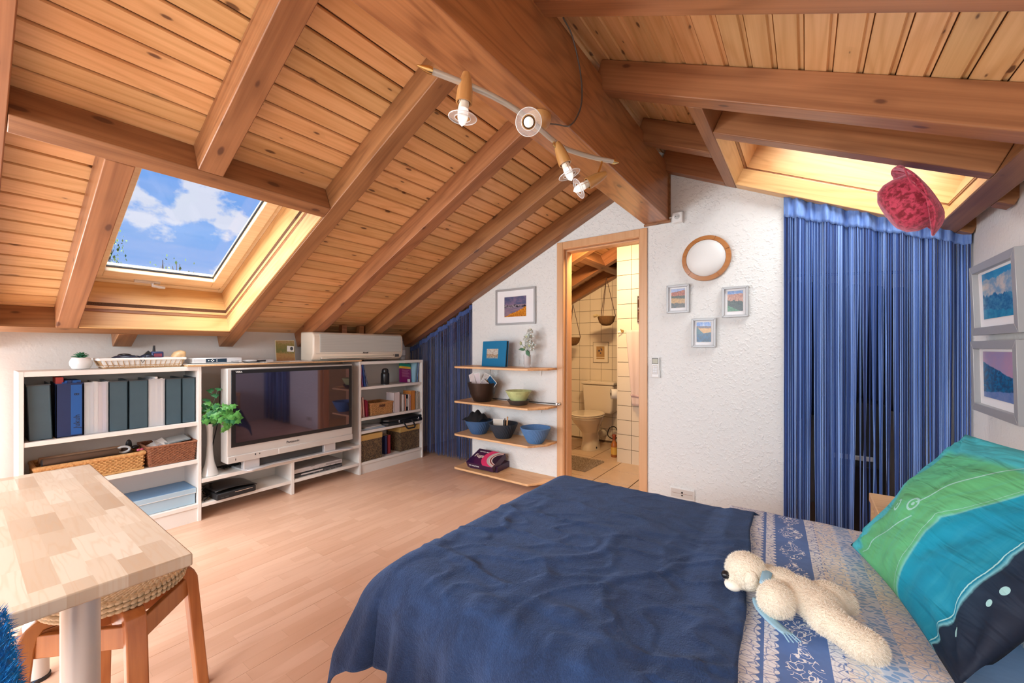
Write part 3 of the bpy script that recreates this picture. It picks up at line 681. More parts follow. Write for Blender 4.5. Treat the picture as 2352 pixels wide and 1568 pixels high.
# plastic bottle on bookcase 2
th = THING('water_bottle', 'clear plastic water bottle with black cap beside the air conditioner', 'bottle', (-3.56, 2.86, 1.0765))
PETM = plain('pet_plastic', (.60, .68, .74), .1, Alpha=.55)
OBJ('body', MB().lathe([(.03, 0), (.036, .006), (.036, .03), (.033, .036), (.036, .042), (.036, .12), (.030, .150), (.015, .185), (.0125, .20), (.0125, .207)], 20), PETM, th, M=Matrix())
OBJ('cap', MB().lathe([(.0145, 0), (.0145, .018), (.012, .019)], 16), BLACK, th, M=T_((0, 0, .205)))
OBJ('label', MB().lathe([(.0365, .05), (.0365, .105)], 20, caps=False), plain('label_pale', (.62, .68, .74), .5), th, M=Matrix())
# television -------------------------------------------------------
TVM = plain('tv_silver', (.60, .575, .54), .38, .15)
tv = THING('television', 'large silver flat television with black screen on the low white bench', 'television', (-3.42, 1.65, .2895))
B('cabinet', MB().box(-3.50, -3.378, 1.150, 2.148, .365, 1.058), TVM, tv, bevel=.006)
B('bezel', MB().box(-3.380, -3.372, 1.176, 2.140, .482, 1.046), BLACK, tv, bevel=.002)
sm, snt, sb = newmat('tv_screen', (.012, .010, .016), .035, **{'Specular_IOR_Level': 1.0, 'IOR': 1.9, 'Specular_Tint': (.78, .66, .86, 1)})
B('screen', MB().box(-3.3725, -3.3695, 1.203, 2.108, .512, 1.018), sm, tv)
B('lower_panel', MB().box(-3.380, -3.370, 1.153, 2.146, .367, .418), TVM, tv, bevel=.003)
B('speaker_flap', MB().box(-3.379, -3.3672, 1.50, 1.84, .370, .412), TVM, tv, bevel=.002)
B('jacks', MB().box(-3.3705, -3.3685, 1.33, 1.338, .398, .410).box(-3.3705, -3.3685, 1.36, 1.366, .398, .408).box(-3.3705, -3.3685, 1.20, 1.204, .385, .40), GREYD, tv)
B('foot', MB().box(-3.44, -3.388, 1.262, 1.372, .300, .372), SILVER, tv, bevel=.004)
B('foot', MB().box(-3.44, -3.388, 1.885, 1.99, .300, .372), SILVER, tv, bevel=.004)
B('stand_plate', MB().prism([(-3.56, 1.24), (-3.56, 2.04), (-3.40, 2.10), (-3.33, 2.13), (-3.325, 2.10), (-3.37, 1.98), (-3.375, 1.45), (-3.345, 1.375), (-3.335, 1.30), (-3.35, 1.27)], .290, .301, 'Z'), SILVER, tv, bevel=.003)
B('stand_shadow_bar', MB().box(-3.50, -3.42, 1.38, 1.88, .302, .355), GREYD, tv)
text_obj('lettering', 'Panasonic', .026, GREYD, tv, Matrix.Translation((-3.3776+3.42, 1.615-1.65, .448-.2895)) @ RZ(pi/2) @ RX(pi/2), bold=True)
text_obj('lettering', 'VIERA', .016, WHITEP, tv, Matrix.Translation((-3.3712+3.42, 1.225-1.65, 1.030-.2895)) @ RZ(pi/2) @ RX(pi/2), bold=True)
# vase with ivy -----------------------------------------------------
th = THING('tall_vase', 'tall milky glass trumpet vase holding ivy, left of the television', 'vase', (-3.48, 1.078, .2895))
VM = plain('milk_glass', (.74, .74, .72), .15, Transmission_Weight=.15)
OBJ('body', MB().lathe([(.052, 0), (.055, .006), (.046, .03), (.030, .085), (.021, .15), (.017, .22), (.017, .29), (.021, .34), (.028, .372), (.025, .372), (.016, .33), (.013, .25)], 28), VM, th, M=Matrix())
iv = THING('ivy', 'artificial green ivy bunch in the milky vase', 'plant', (-3.48, 1.078, .60))
IVG = plain('ivy_leaf', (.085, .30, .06), .4, nscale=60, namt=.9)
IVD = plain('ivy_leaf_dark', (.03, .17, .06), .4, nscale=28, namt=.4)
def ivyleaf():
    prof = [(0, 0), (.25, .42), (.05, .72), (.42, .55), (.55, .62), (.62, .34), (1.0, 0)]
    pts = [(0, 0)]+prof[1:]+[(x, -y) for x, y in reversed(prof[1:-1])]
    mb = MB(); vs = [(.45, 0, .06)]+[(x, y*.8, -.12*(x*x+y*y)) for x, y in pts]; n = len(pts)
    mb.add(vs, [(0, 1+i, 1+(i+1) % n) for i in range(n)]); return mesh('leaf', mb)
il = ivyleaf(); il2 = il.copy(); il.materials.append(IVG); il2.materials.append(IVD)
stm = MB(); rs = random.Random(5)
def ivleaf(p, size, me):
    d = Vector(p)-Vector((0, 0, .10)); q = (d.normalized()+Vector((.9, -.3, .4))).to_track_quat('Z', 'Y').to_matrix().to_4x4()
    OBJ('leaf', me, None, iv, M=T_(p) @ q @ RZ(rs.uniform(0, 6.28)) @ RX(rs.uniform(-.5, .5)) @ Matrix.Scale(size, 4) @ T_((-.4, 0, 0)), solid=0)
for i in range(120):
    a = rs.uniform(0, 2*pi); e = rs.uniform(-.35, 1.1); r_ = rs.uniform(.04, .125)
    p = (r_*cos(a)*cos(e)*.70+.045, r_*sin(a)*cos(e)*.85+.028, .110+r_*sin(e)*.95)
    if p[0] < -.1: continue
    p = (p[0]+max(0, p[1]-.03)*.7+(.035 if p[1] > .05 else 0), p[1], p[2])
    ivleaf(p, rs.uniform(.034, .054), il if rs.random() < .7 else il2)
    stm.tube([(0, 0, .03), (p[0]*.5, p[1]*.5, p[2]*.6+.03), p], .0012, 4)
for p in ((.0, -.02, .235), (.01, .03, .265), (.02, .045, .31), (-.01, .01, .30), (.02, -.035, .20)): ivleaf(p, .052, il2)
for p in ((.13, .080, .10), (.13, .088, .075), (.13, .065, .05), (.13, .045, .03), (.14, .065, .12), (.13, .03, .10), (.12, .0, .13), (.13, .06, .08)): ivleaf(p, .056, il)
stm.tube([(0, 0, .03), (.01, .01, .18), (.02, .045, .31)], .0016, 5); OBJ('stems', stm, IVD, iv, M=Matrix())
OBJ('moss', MB().ell((0, .01, .085), (.03, .035, .018)), plain('moss_brown', (.30, .27, .10), .9, bump=.8), iv, M=Matrix())
th = THING('power_cable', 'tangled black cable on the bench behind the milky vase', 'cable', (-3.6, 1.17, .2895))
cab = MB()
for j in range(4):
    pts = [(.03*sin(2.1*k*.5+j)+.01*j+.02, -.08+.017*k+.03*cos(k*.9+j), .005+.022*abs(sin(k*.55+j*1.3))) for k in range(14)]
    cab.tube(pts, .003, 6)
OBJ('cord', cab, BLACK, th, M=Matrix())
OBJ('adapter', MB().box(-.03, .02, .06, .13, 0, .025), GREYD, th, M=Matrix(), bevel=.004)
th = THING('wall_cable', 'grey cable hanging down the wall behind the vase', 'cable', (-3.72, 1.14, .30))
OBJ('cord', MB().tube([(0, .0, 0), (0, .03, .15), (0, .07, .35), (.0, .09, .75)], .0035, 6), GREYD, th, M=Matrix())
# game console, players --------------------------------------------
th = THING('game_console', 'black curved-top game console on the lower left bench shelf', 'games console', (-3.52, 1.22, .1175))
OBJ('base', MB().box(-.115, .125, -.135, .125, 0, .045), BLACKM, th, M=RZ(.05), bevel=.006)
OBJ('cover', MB().grid(lambda a, b_: (-.12+.24*a, -.14+.275*b_, .046+.026*sin(pi*min(1, .18+.82*b_))**.7), 10, 16), BLACK, th, M=RZ(.05), solid=.006)
OBJ('disc_slot', MB().box(.1255, .127, -.02, .10, .030, .034), CHROME, th, M=RZ(.05))
OBJ('ports', MB().box(.1255, .127, -.11, -.09, .012, .018).box(.1255, .127, -.08, -.06, .012, .018), GREYD, th, M=RZ(.05))
th = THING('console_cable', 'black cable behind the game console', 'cable', (-3.56, 1.05, .1175))
OBJ('cord', MB().tube([(.10, -.03, .005), (.08, .0, .05), (.06, -.02, .07), (.02, .02, .085), (-.02, .05, .088), (-.06, .10, .06), (-.10, .06, .01)], .004, 6).tube([(.12, -.02, .01), (.10, .02, .03), (.06, .0, .02)], .005, 6), BLACK, th, M=Matrix())
def player(name, label, z, h, mat, txt, dy):
    th = THING(name, label, 'electronics', (-3.56, 1.875, z))
    OBJ('housing', MB().box(-.13, .105+dy, -.213, .213, .002, h-.003), mat, th, M=Matrix(), bevel=.003)
    OBJ('front', MB().box(.105+dy, .112+dy, -.215, .215, .004, h-.004), SILVER if mat is not GREYD else GREYD, th, M=Matrix(), bevel=.002)
    OBJ('tray', MB().box(.112+dy, .1135+dy, -.16, .03, h*.45, h*.80), SILVER, th, M=Matrix(), bevel=.0005)
    OBJ('panel', MB().box(.112+dy, .1135+dy, .06, .205, h*.35, h*.7), plain('panel_'+name, (.10, .10, .11), .2) if h < .04 else plain('panel_b_'+name, (.35, .33, .33), .3), th, M=Matrix())
    bb_ = MB()
    for k in range(5): bb_.ell((.1138+dy, -.05+.05*k, h*.28), (.0015, .005, .003), 8, 6)
    OBJ('buttons', bb_, CHROME, th, M=Matrix())
    text_obj('lettering', txt, .009, GREYD, th, T_((.1138+dy, -.06, h*.88)) @ RZ(pi/2) @ RX(pi/2)); return th
player('video_recorder', 'slim dark recorder under the silver disc player', .1175, .032, GREYD, 'DVD', .0)
player('disc_player', 'silver disc player stacked on the slim dark recorder', .1500, .042, plain('player_grey', (.36, .35, .35), .3, .3), 'Panasonic', -.003)
# bookcase right of the television ----------------------------------
def book(label, y, z, th_, h, d, mat, lean=0, x=-3.452, group=None, name='book', spine=None, flip=False, tilt=0):
    t = THING(name, label, 'book', (x, y, z+.0006), rot=RX(lean) @ RY(tilt), group=group)
    OBJ('cover', MB().box(-d, 0, 0, .0022, 0, h).box(-d, 0, th_-.0022, th_, 0, h).box(-.0022, 0, 0, th_, 0, h), mat, t, M=Matrix())
    OBJ('pages', MB().box(-d+.004, -.0022, .0022, th_-.0022, .003, h-.003), PAPERED, t, M=Matrix())
    if spine: OBJ('spine_label', MB().box(.0001, .0006, th_*.2, th_*.8, h*.25, h*.75), spine, t, M=Matrix())
    return t
def bmix(name, a, b_, s=12):
    m, nt, b = newmat(name, rough=.35); n = NOISE(nt, GENC(nt), s*.25, 5, .6)
    nt.links.new(RAMP(nt, n, [(.40, a), (.60, b_)]), b.inputs['Base Color']); return m
Z1, Z2, Z3, Z4 = .831, .536, .408, .111
G1 = 'leaning magazines at the left end of the top shelf'
book('pale blue and pink magazine leaning at the left end of the top shelf', 2.284, Z1, .010, .225, .19, bmix('mag_pb', (.70, .12, .16), (.35, .45, .75)), .06, group=G1)
book('blue and red magazine leaning second on the top shelf', 2.300, Z1, .012, .225, .19, bmix('mag_br', (.08, .13, .60), (.75, .15, .20)), .10, group=G1)
book('deep blue mountain magazine leaning third on the top shelf', 2.326, Z1, .014, .220, .19, bmix('mag_bl', (.03, .08, .45), (.10, .25, .75)), .14, group=G1)
book('white edged magazine leaning rightmost of the four on the top shelf', 2.354, Z1, .010, .215, .19, bmix('mag_w', (.03, .06, .18), (.55, .60, .70)), .18, group=G1)
th = THING('thermos', 'black thermos flask standing alone on the top shelf', 'flask', (-3.50, 2.597, Z1+.0006))
OBJ('body', MB().lathe([(.040, 0), (.043, .006), (.043, .105), (.040, .118), (.034, .124)], 24), BLACK, th, M=Matrix())
OBJ('lid', MB().lathe([(.034, .124), (.035, .138), (.030, .156), (.016, .165), (.001, .166)], 24), BLACK, th, M=Matrix())
OBJ('base_ring', MB().lathe([(.041, -.0004), (.041, .004)], 24), CHROME, th, M=Matrix())
PUR = plain('purple_cover', (.22, .012, .13), .35); GRN = plain('green_cover', (.01, .28, .20), .4); YEL = plain('yellow_band', (.75, .60, .05), .4)
gb = THING('guide_book', 'purple guide book with green and yellow head, cover facing out', 'book', (-3.50, 2.86, Z1+.0006), rot=RY(-.18) @ RX(-.12))
OBJ('cover', MB().box(-.010, .010, -.075, .063, 0, .205), PUR, gb, M=Matrix())
OBJ('head_band', MB().box(-.0103, .0106, -.0753, .0633, .175, .2053), GRN, gb, M=Matrix()); OBJ('title_band', MB().box(-.0103, .0108, -.0754, .0634, .152, .175), YEL, gb, M=Matrix())
OBJ('barcode', MB().box(.0101, .0112, .018, .052, .008, .038), PAPER, gb, M=Matrix())
text_obj('lettering', 'MARRAKECH', .018, plain('orange_ink', (.75, .15, .05), .5), gb, T_((.0110, -.004, .164)) @ RZ(pi/2) @ RX(pi/2), bold=True)
tl = MB()
for k in range(7): tl.box(.0101, .0105, -.055, .045-.01*(k % 3), .060+.012*k, .063+.012*k)
OBJ('text_lines', tl, plain('pink_ink', (.55, .25, .40), .6), gb, M=Matrix())
book('pale cyan book right of the purple guide book', 2.945, Z1, .016, .215, .15, plain('cy_cover', (.28, .50, .62), .4), -.10, group='travel books at the right end of the top shelf')
book('blue and white guide leaning on the right side of the top shelf', 2.966, Z1, .022, .215, .15, bmix('bl_guide', (.04, .17, .42), (.35, .45, .60)), -.10, group='travel books at the right end of the top shelf')
G2 = 'books on the second shelf'
def cb_(n, c): return plain(n, c, .5)
lean = .07
for lab, y, t, h, c in (('black thin book leaning at the far left of the second shelf', 2.278, .010, .150, (.03, .03, .04)), ('salmon book leaning left on the second shelf', 2.292, .012, .185, (.68, .34, .27)), ('pale pink tall book leaning on the second shelf', 2.310, .018, .195, (.74, .48, .46)),
                        ('crimson book leaning beside the pink one on the second shelf', 2.345, .012, .165, (.45, .04, .08)), ('thin raspberry book touching the honey wicker basket', 2.362, .008, .155, (.55, .06, .14))):
    book(lab, y, Z2, t, h, .13, cb_('cv%d' % int(y*1e4), c), lean, group=G2)
wicker('honey_basket', 'honey coloured wicker basket with cut-out handle on the second shelf', (-3.56, 2.525, Z2+.0006), .105, .125, .118, WK_M, 12, 1.04, .0045, rimr=.008)
hb = THING('handle_hole_shade', 'x', 'x') if False else None
Hb = bpy.data.objects.get('honey_basket')
OBJ('handle_slot', MB().box(.108, .1145, -.035, .035, .078, .102), plain('slot_brown', (.09, .03, .015), .8), Hb, M=Matrix(), bevel=.003)
for lab, y, t, h, c, sp in (('large pale grey-pink file standing right of the wicker basket', 2.668, .070, .205, (.66, .58, .58), None), ('slim pinkish white book beside the grey-pink file', 2.785, .016, .175, (.74, .66, .62), None), ('salmon paperback left of the black book', 2.804, .018, .172, (.72, .32, .22), None),
                            ('black paperback with white title spine on the second shelf', 2.824, .020, .172, (.012, .012, .014), PAPER), ('cream book right of the black paperback', 2.846, .018, .172, (.72, .66, .60), None), ('pink striped book left of the orange one', 2.866, .018, .168, (.70, .42, .40), None),
                            ('thick orange book on the second shelf', 2.888, .058, .205, (.58, .22, .045), None), ('grey white book right of the orange one', 2.952, .018, .195, (.62, .58, .50), None), ('ivory thin book near the right side of the second shelf', 2.976, .014, .185, (.74, .70, .60), None), ('last cream book against the right side panel', 2.994, .014, .178, (.68, .62, .50), None)):
    book(lab, y, Z2, t, h, .13, cb_('cw%d' % int(y*1e4), c), 0, group=G2, spine=sp, x=-3.445)
# folded magazines and black case on the third shelf
gm = THING('magazine_stack', 'small stack of blue and white brochures on the third shelf', 'magazines', (-3.54, 2.42, Z3+.0006))
for k in range(5): OBJ('brochure', MB().box(-.09, .085, -.125+.01*k, .15-.012*k, .005*k, .005*k+.0042), cb_('br%d' % k, [(.22, .32, .45), (.60, .62, .64), (.25, .38, .48), (.62, .56, .45), (.66, .68, .70)][k]), gm, M=RZ(.05*k-.1))
cs = THING('instrument_case', 'flat black case with handle overhanging the third shelf', 'case', (-3.50, 2.80, Z3+.0006))
OBJ('lower_shell', MB().prism([(-.26, .02), (-.22, -.07), (-.10, -.09), (.22, -.075), (.225, .085), (-.10, .09), (-.22, .08)], .004, .034, 'Z', M=Matrix(((0, 1, 0, 0), (1, 0, 0, 0), (0, 0, 1, 0), (0, 0, 0, 1)))), BLACK, cs, M=Matrix(), bevel=.008)
OBJ('upper_shell', MB().prism([(-.25, .02), (-.21, -.065), (-.10, -.085), (.215, -.07), (.22, .08), (-.10, .085), (-.21, .075)], .037, .068, 'Z', M=Matrix(((0, 1, 0, 0), (1, 0, 0, 0), (0, 0, 1, 0), (0, 0, 0, 1)))), BLACK, cs, M=Matrix(), bevel=.010)
OBJ('hinge_seam', MB().box(-.07, .083, -.20, .215, .034, .037), GREYD, cs, M=Matrix())
OBJ('handle', MB().tube([(.085, -.045, .03), (.115, -.050, .012), (.150, -.045, -.030), (.155, -.03, -.040), (.155, .05, -.040), (.150, .065, -.030), (.115, .07, .012), (.085, .065, .03)], .0085, 8), BLACK, cs, M=Matrix())
OBJ('latch', MB().box(.083, .093, -.10, -.085, .022, .048).box(.083, .093, .16, .175, .022, .048), CHROME, cs, M=Matrix(), bevel=.002)
# patterned boxes
pm, pnt, pb = newmat('box_pattern', rough=.55)
vv = N(pnt, 'ShaderNodeTexVoronoi', {'Vector': OBJC(pnt), 'Scale': 62.}, feature='DISTANCE_TO_EDGE').outputs['Distance']
ww = NOISE(pnt, OBJC(pnt), 70, 2, .5, 1.5)
pnt.links.new(MIX(pnt, RAMP(pnt, ww, [(.48, (0, 0, 0)), (.53, (1, 1, 1))]), (.055, .038, .028), (.19, .125, .06)), pb.inputs['Base Color'])
GOLD = plain('gold_lid', (.62, .40, .13), .4, .15)
def lidbox(label, x0, x1, y0, y1, z1):
    t = THING('lidded_box', label, 'box', ((x0+x1)/2, (y0+y1)/2, Z4+.0006))
    B('body', MB().box(x0, x1, y0, y1, Z4+.001, z1-.02), pm, t, bevel=.002); B('lid', MB().box(x0-.003, x1+.003, y0-.003, y1+.003, z1-.052, z1), GOLD, t, bevel=.002); return t
lidbox('dark patterned box with gold lid, left on the bottom shelf', -3.66, -3.435, 2.276, 2.512, .366)
lidbox('dark patterned box with gold lid, right on the bottom shelf', -3.685, -3.455, 2.752, 3.012, .366)
book('navy blue binder standing between the two gold lidded boxes', 2.592, Z4, .030, .190, .16, cb_('bnd_navy', (.04, .06, .20)), 0, x=-3.50, name='binder')
book('dark red binder right of the navy binder', 2.624, Z4, .036, .192, .16, cb_('bnd_red', (.33, .035, .045)), 0, x=-3.495, name='binder')
from mathutils import noise as MN
# ------------------------------------------------------------ pictures
def pic(name, base, layers, rough=.25):
    m, nt, b = newmat(name, rough=rough); x, y, z = SEP(nt, GENC(nt)); col = None
    def two(c1, c2, s_, seed, st=1):
        n = NOISE(nt, CMB(nt, MA(nt, 'MULTIPLY', x, s_), MA(nt, 'MULTIPLY', z, s_*st), seed), 1, 5, .65)
        return RAMP(nt, n, [(.40, c1), (.60, c2)])
    col = two(*base, 11.3)
    for i, L in enumerate(layers):
        h, slope, amp, fr, c1, c2, s_ = L[:7]; st = L[7] if len(L) > 7 else 1
        n = NOISE(nt, CMB(nt, MA(nt, 'MULTIPLY', x, fr), 3.7*i+1, .5), 1, 6, .62)
        e = MA(nt, 'ADD', MA(nt, 'MULTIPLY_ADD', x, slope, h), MA(nt, 'MULTIPLY_ADD', n, amp*2, -amp))
        f = RAMP(nt, MA(nt, 'ADD', MA(nt, 'SUBTRACT', e, z), .5), [(.49, (0, 0, 0)), (.51, (1, 1, 1))])
        col = MIX(nt, f, col, two(c1, c2, s_, 5.1*i+2, st))
    gm = N(nt, 'ShaderNodeGamma', {'Color': col, 'Gamma': 1.35}); nt.links.new(gm.outputs[0], b.inputs['Base Color']); return m
def picture(label, M, w_, h_, fw, dep, pw, ph, art, name='framed_picture', dz=0, group=None, frm=None):
    th = THING(name, label, 'picture', rot=M, group=group); F = frm or GREYFR; I = Matrix()
    a, b_ = w_/2, h_/2
    def stick(pts, yb): return MB().add([(x, y, z) for x, z in pts for y in (0, -dep)], [(0, 1, 3, 2), (2, 3, 5, 4), (4, 5, 7, 6), (6, 7, 1, 0), (0, 2, 4, 6), (1, 7, 5, 3)])
    i, j = a-fw, b_-fw
    for P_ in ([(-a, -b_), (a, -b_), (i, -j), (-i, -j)], [(-a, b_), (-i, j), (i, j), (a, b_)], [(-a, -b_), (-i, -j), (-i, j), (-a, b_)], [(a, -b_), (a, b_), (i, j), (i, -j)]):
        OBJ('frame_bar', stick(P_, 0), F, th, M=I, bevel=.002)
    OBJ('backing', MB().box(-a+.003, a-.003, -.005, -.001, -b_+.003, b_-.003), BLACKM, th, M=I)
    OBJ('mount', MB().box(-i-.002, i+.002, -.009, -.006, -j-.002, j+.002), MATW, th, M=I)
    OBJ('print', MB().box(-pw/2, pw/2, -.0105, -.0092, -ph/2+dz, ph/2+dz), art, th, M=I)
    OBJ('mount_window', MB().box(-pw/2-.003, pw/2+.003, -.0094, -.0091, -ph/2-.003+dz, ph/2+.003+dz), PAPER, th, M=I)
    return th
YB = 3.119
A1 = pic('art_lake', ((.16, .18, .30), (.33, .25, .36), 3), [(.60, .0, .05, 3, (.45, .33, .36), (.30, .25, .36), 3), (.58, -.05, .22, 4.2, (.03, .03, .05), (.45, .40, .45), 9), (.46, .0, .04, 4, (.42, .30, .34), (.28, .24, .34), 4, 4), (.0, .48, .12, 7, (.80, .40, .06), (.50, .20, .02), 16)])
A2 = pic('art_canyon', ((.48, .55, .75), (.35, .42, .62), 3), [(.80, .12, .08, 4, (.58, .23, .12), (.36, .12, .09), 9), (.62, .0, .08, 4, (.05, .06, .04), (.12, .13, .06), 8), (.52, -.05, .06, 4, (.66, .42, .14), (.45, .27, .10), 8, 4), (.24, .0, .14, 6, (.05, .06, .05), (.15, .10, .06), 8)])
A3 = pic('art_valley', ((.20, .34, .62), (.42, .52, .72), 3), [(.82, .05, .09, 4, (.62, .36, .26), (.42, .22, .16), 9), (.52, -.05, .24, 5, (.02, .04, .03), (.05, .08, .04), 8), (.30, -.35, .06, 4, (.06, .22, .09), (.10, .28, .16), 8)])
A4 = pic('art_dune', ((.16, .32, .68), (.55, .62, .78), 3), [(.80, .0, .05, 5, (.12, .12, .18), (.30, .18, .16), 9), (.70, -.02, .05, 4, (.72, .46, .16), (.62, .36, .12), 9), (.78, -.75, .04, 3, (.03, .14, .20), (.06, .20, .24), 8), (.38, .1, .05, 3, (.015, .16, .32), (.03, .10, .16), 8)])
A5 = pic('art_snow_peak', ((.03, .36, .62), (.08, .45, .68), 3), [(.80, .1, .22, 3, (.72, .66, .60), (.30, .46, .60), 4), (.50, -.05, .22, 5, (.01, .20, .40), (.10, .36, .55), 8), (.22, -.1, .1, 5, (.02, .30, .50), (.05, .40, .60), 7)])
A6 = pic('art_blue_ridge', ((.62, .42, .55), (.52, .42, .60), 2), [(.76, -.28, .06, 6, (.01, .24, .44), (.02, .12, .24), 11), (.10, .12, .05, 4, (.22, .32, .58), (.30, .38, .62), 5)])
picture('framed lake and golden grass photograph on the wall above the pine shelves', T_((-2.222, YB, 1.598)), .462, .342, .018, .020, .252, .190, A1, dz=.0)
G3 = 'three small grey framed landscapes under the round lamp'
picture('small grey framed canyon picture, upper left of the three under the round lamp', T_((-.755, YB, 1.565)), .158, .205, .016, .026, .094, .138, A2, dz=.006)
picture('small grey framed green valley picture, right one of the three under the lamp', T_((-.386, YB, 1.520)), .158, .208, .016, .026, .092, .138, A3, dz=.006)
picture('small grey framed dune and lake picture, lowest of the three', T_((-.582, YB, 1.314)), .158, .205, .016, .026, .094, .138, A4, dz=.006)
picture('large grey framed snowy peak in clouds, upper picture on the right wall', T_((.672, 2.608, 1.430)) @ RZ(-pi/2) @ RX(.035), .52, .325, .036, .030, .345, .205, A5, dz=.012)
picture('large grey framed blue ridge under pink sky, lower picture on the right wall', T_((.672, 2.600, 1.078)) @ RZ(-pi/2) @ RX(.02), .52, .325, .036, .030, .345, .205, A6, dz=.012)
# round wall lamp ------------------------------------------------
th = THING('wall_lamp', 'round white glass wall lamp with an orange wooden ring', 'lamp', rot=T_((-.566, YB, 1.838)) @ RX(pi/2))
OBJ('base_plate', MB().lathe([(.15, 0), (.155, .012), (.120, .014)], 48), WHITEP, th, M=Matrix())
CHW = wood('cherry_ring', (.50, .22, .07), (.40, .15, .04), 'X', knots=0, rough=.35, vary=0, rings=.4)
OBJ('wooden_ring', MB().lathe([(.157, .008), (.160, .018), (.157, .030), (.130, .036), (.127, .030), (.127, .012)], 64), CHW, th, M=Matrix())
OBJ('glass_dome', MB().lathe([(.128, .030), (.122, .042), (.10, .056), (.07, .066), (.035, .072), (.001, .074)], 48), plain('opal_glass', (.82, .81, .78), .45), th, M=Matrix())
for a in (.35, 1.15, 2.6, 3.9, 5.3): OBJ('ring_joint', MB().box(.1285, .1585, -.0006, .0006, .0305, .0362), plain('joint_dark', (.20, .07, .02), .6), th, M=RZ(a))
# remote control, sockets ------------------------------------------
th = THING('remote_control', 'white air conditioner remote on the wall right of the door frame', 'remote', (-.918, YB, .985))
OBJ('body', MB().box(-.026, .030, -.024, -.004, 0, .150), WHITEP, th, M=Matrix(), bevel=.005)
OBJ('holder', MB().box(-.030, .034, -.020, 0, -.004, .055), WHITEP, th, M=Matrix(), bevel=.004)
OBJ('screen', MB().box(-.018, .022, -.0252, -.0238, .105, .142), plain('lcd', (.42, .40, .30), .3), th, M=Matrix()); OBJ('screen_rim', MB().box(-.021, .025, -.0246, -.0236, .101, .146), GREYD, th, M=Matrix())
bt = MB()
for i in range(3):
    for j in range(5): bt.box(-.014+.012*i, -.006+.012*i, -.0262, -.0238, .030+.012*j, .037+.012*j)
OBJ('buttons', bt, SILVER, th, M=Matrix()); OBJ('keypad', MB().box(-.018, .022, -.0246, -.0237, .025, .092), plain('keypad_beige', (.55, .50, .44), .5), th, M=Matrix())
def socket(name, label, M, w_, h_):
    t = THING(name, label, 'socket', rot=M)
    OBJ('plate', MB().box(-w_/2, w_/2, -.010, 0, -h_/2, h_/2), WHITEP, t, M=Matrix(), bevel=.003)
    return t
th = socket('wall_box', 'long white wall plate with seam low on the back wall behind the bed', T_((-.727, YB, .145)), .168, .075)
OBJ('seam', MB().box(-.07, .07, -.0115, -.0095, -.001, .001), plain('rust', (.35, .18, .12), .7), th, M=Matrix()); OBJ('lock', MB().lathe([(.007, 0), (.006, .004)], 12, T_((0, -.010, .008)) @ RX(pi/2)).lathe([(.006, 0), (.005, .004)], 12, T_((0, -.010, -.012)) @ RX(pi/2)), BLACK, th, M=Matrix())
OBJ('inset', MB().box(-.078, .078, -.0108, -.0098, -.030, .030), plain('plate_inset', (.66, .62, .57), .5), th, M=Matrix())
th = socket('power_socket', 'white surface mounted socket on the wall right of the ridge beam end', T_((-.755, YB, 2.158)), .075, .080)
OBJ('housing', MB().box(-.036, .036, -.040, -.008, -.038, .038), WHITEP, th, M=Matrix(), bevel=.006)
OBJ('socket_well', MB().lathe([(.020, 0), (.020, .003), (.016, .003)], 20, T_((0, -.0395, .005)) @ RX(pi/2)), plain('well', (.55, .54, .52), .5), th, M=Matrix())
OBJ('contacts', MB().lathe([(.003, 0), (.003, .005)], 8, T_((-.008, -.0395, .005)) @ RX(pi/2)).lathe([(.003, 0), (.003, .005)], 8, T_((.008, -.0395, .005)) @ RX(pi/2)), BLACK, th, M=Matrix())
OBJ('cable_entry', MB().tube([(-.06, -.014, .012), (-.035, -.014, .012)], .006, 8), WHITEP, th, M=Matrix())

# ------------------------------------------------------------ pine wall shelves
SH = [1.032, .700, .386, .066]
nm = ['topmost', 'second', 'third', 'lowest']
for z, n_ in zip(SH, nm):
    x0 = -2.735
    t = THING('wall_shelf', n_+' pine wall shelf left of the door frame', 'shelf', (-2.26, 3.0, z-.018), group=None)
    poly = [(-2.766, 3.118), (x0, 2.82), (x0+.02, 2.808), (-1.88, 2.808), (-1.774, 2.96), (-1.774, 3.118)]
    B('board', MB().prism(poly, z-.018, z, 'Z'), SHELFPINE, t, bevel=.003)
    for xx in (-2.55, -1.95): B('bracket', MB().box(xx, xx+.018, 2.93, 3.118, z-.026, z-.0185).box(xx, xx+.018, 3.112, 3.118, z-.08, z-.0185), WHITE, t)
def on(z): return z+.0008
# album
TEAL = plain('teal_album', (.0, .17, .36), .55)
th = THING('photo_album', 'teal spiral bound photo album standing on the topmost pine shelf', 'album', (-2.37, 2.975, on(1.032)), rot=RX(-.10) @ RZ(-.10))
OBJ('front_cover', MB().box(-.155, .155, -.012, -.009, 0, .238), TEAL, th, M=Matrix()); OBJ('pages', MB().box(-.150, .150, -.008, .012, .004, .234), BLACKM, th, M=Matrix()); OBJ('back_cover', MB().box(-.155, .155, .013, .016, 0, .238), TEAL, th, M=Matrix())
sp = MB()
for k in range(19): sp.tube([(-.150-.012+.012*cos(a), .002+.017*sin(a), .012+.012*k) for a in [2*pi*j/12 for j in range(12)]], .0017, 5, closed=True)
OBJ('spiral_binding', sp, WHITEP, th, M=Matrix())
OBJ('cover_photo', MB().box(-.095, .055, -.0135, -.0122, .075, .165), pic('art_cover', ((.70, .68, .62), (.55, .48, .42), 6), [(.45, .0, .3, 6, (.66, .50, .36), (.36, .30, .24), 12), (.15, 0, .1, 5, (.25, .26, .24), (.6, .6, .56), 12)]), th, M=Matrix())
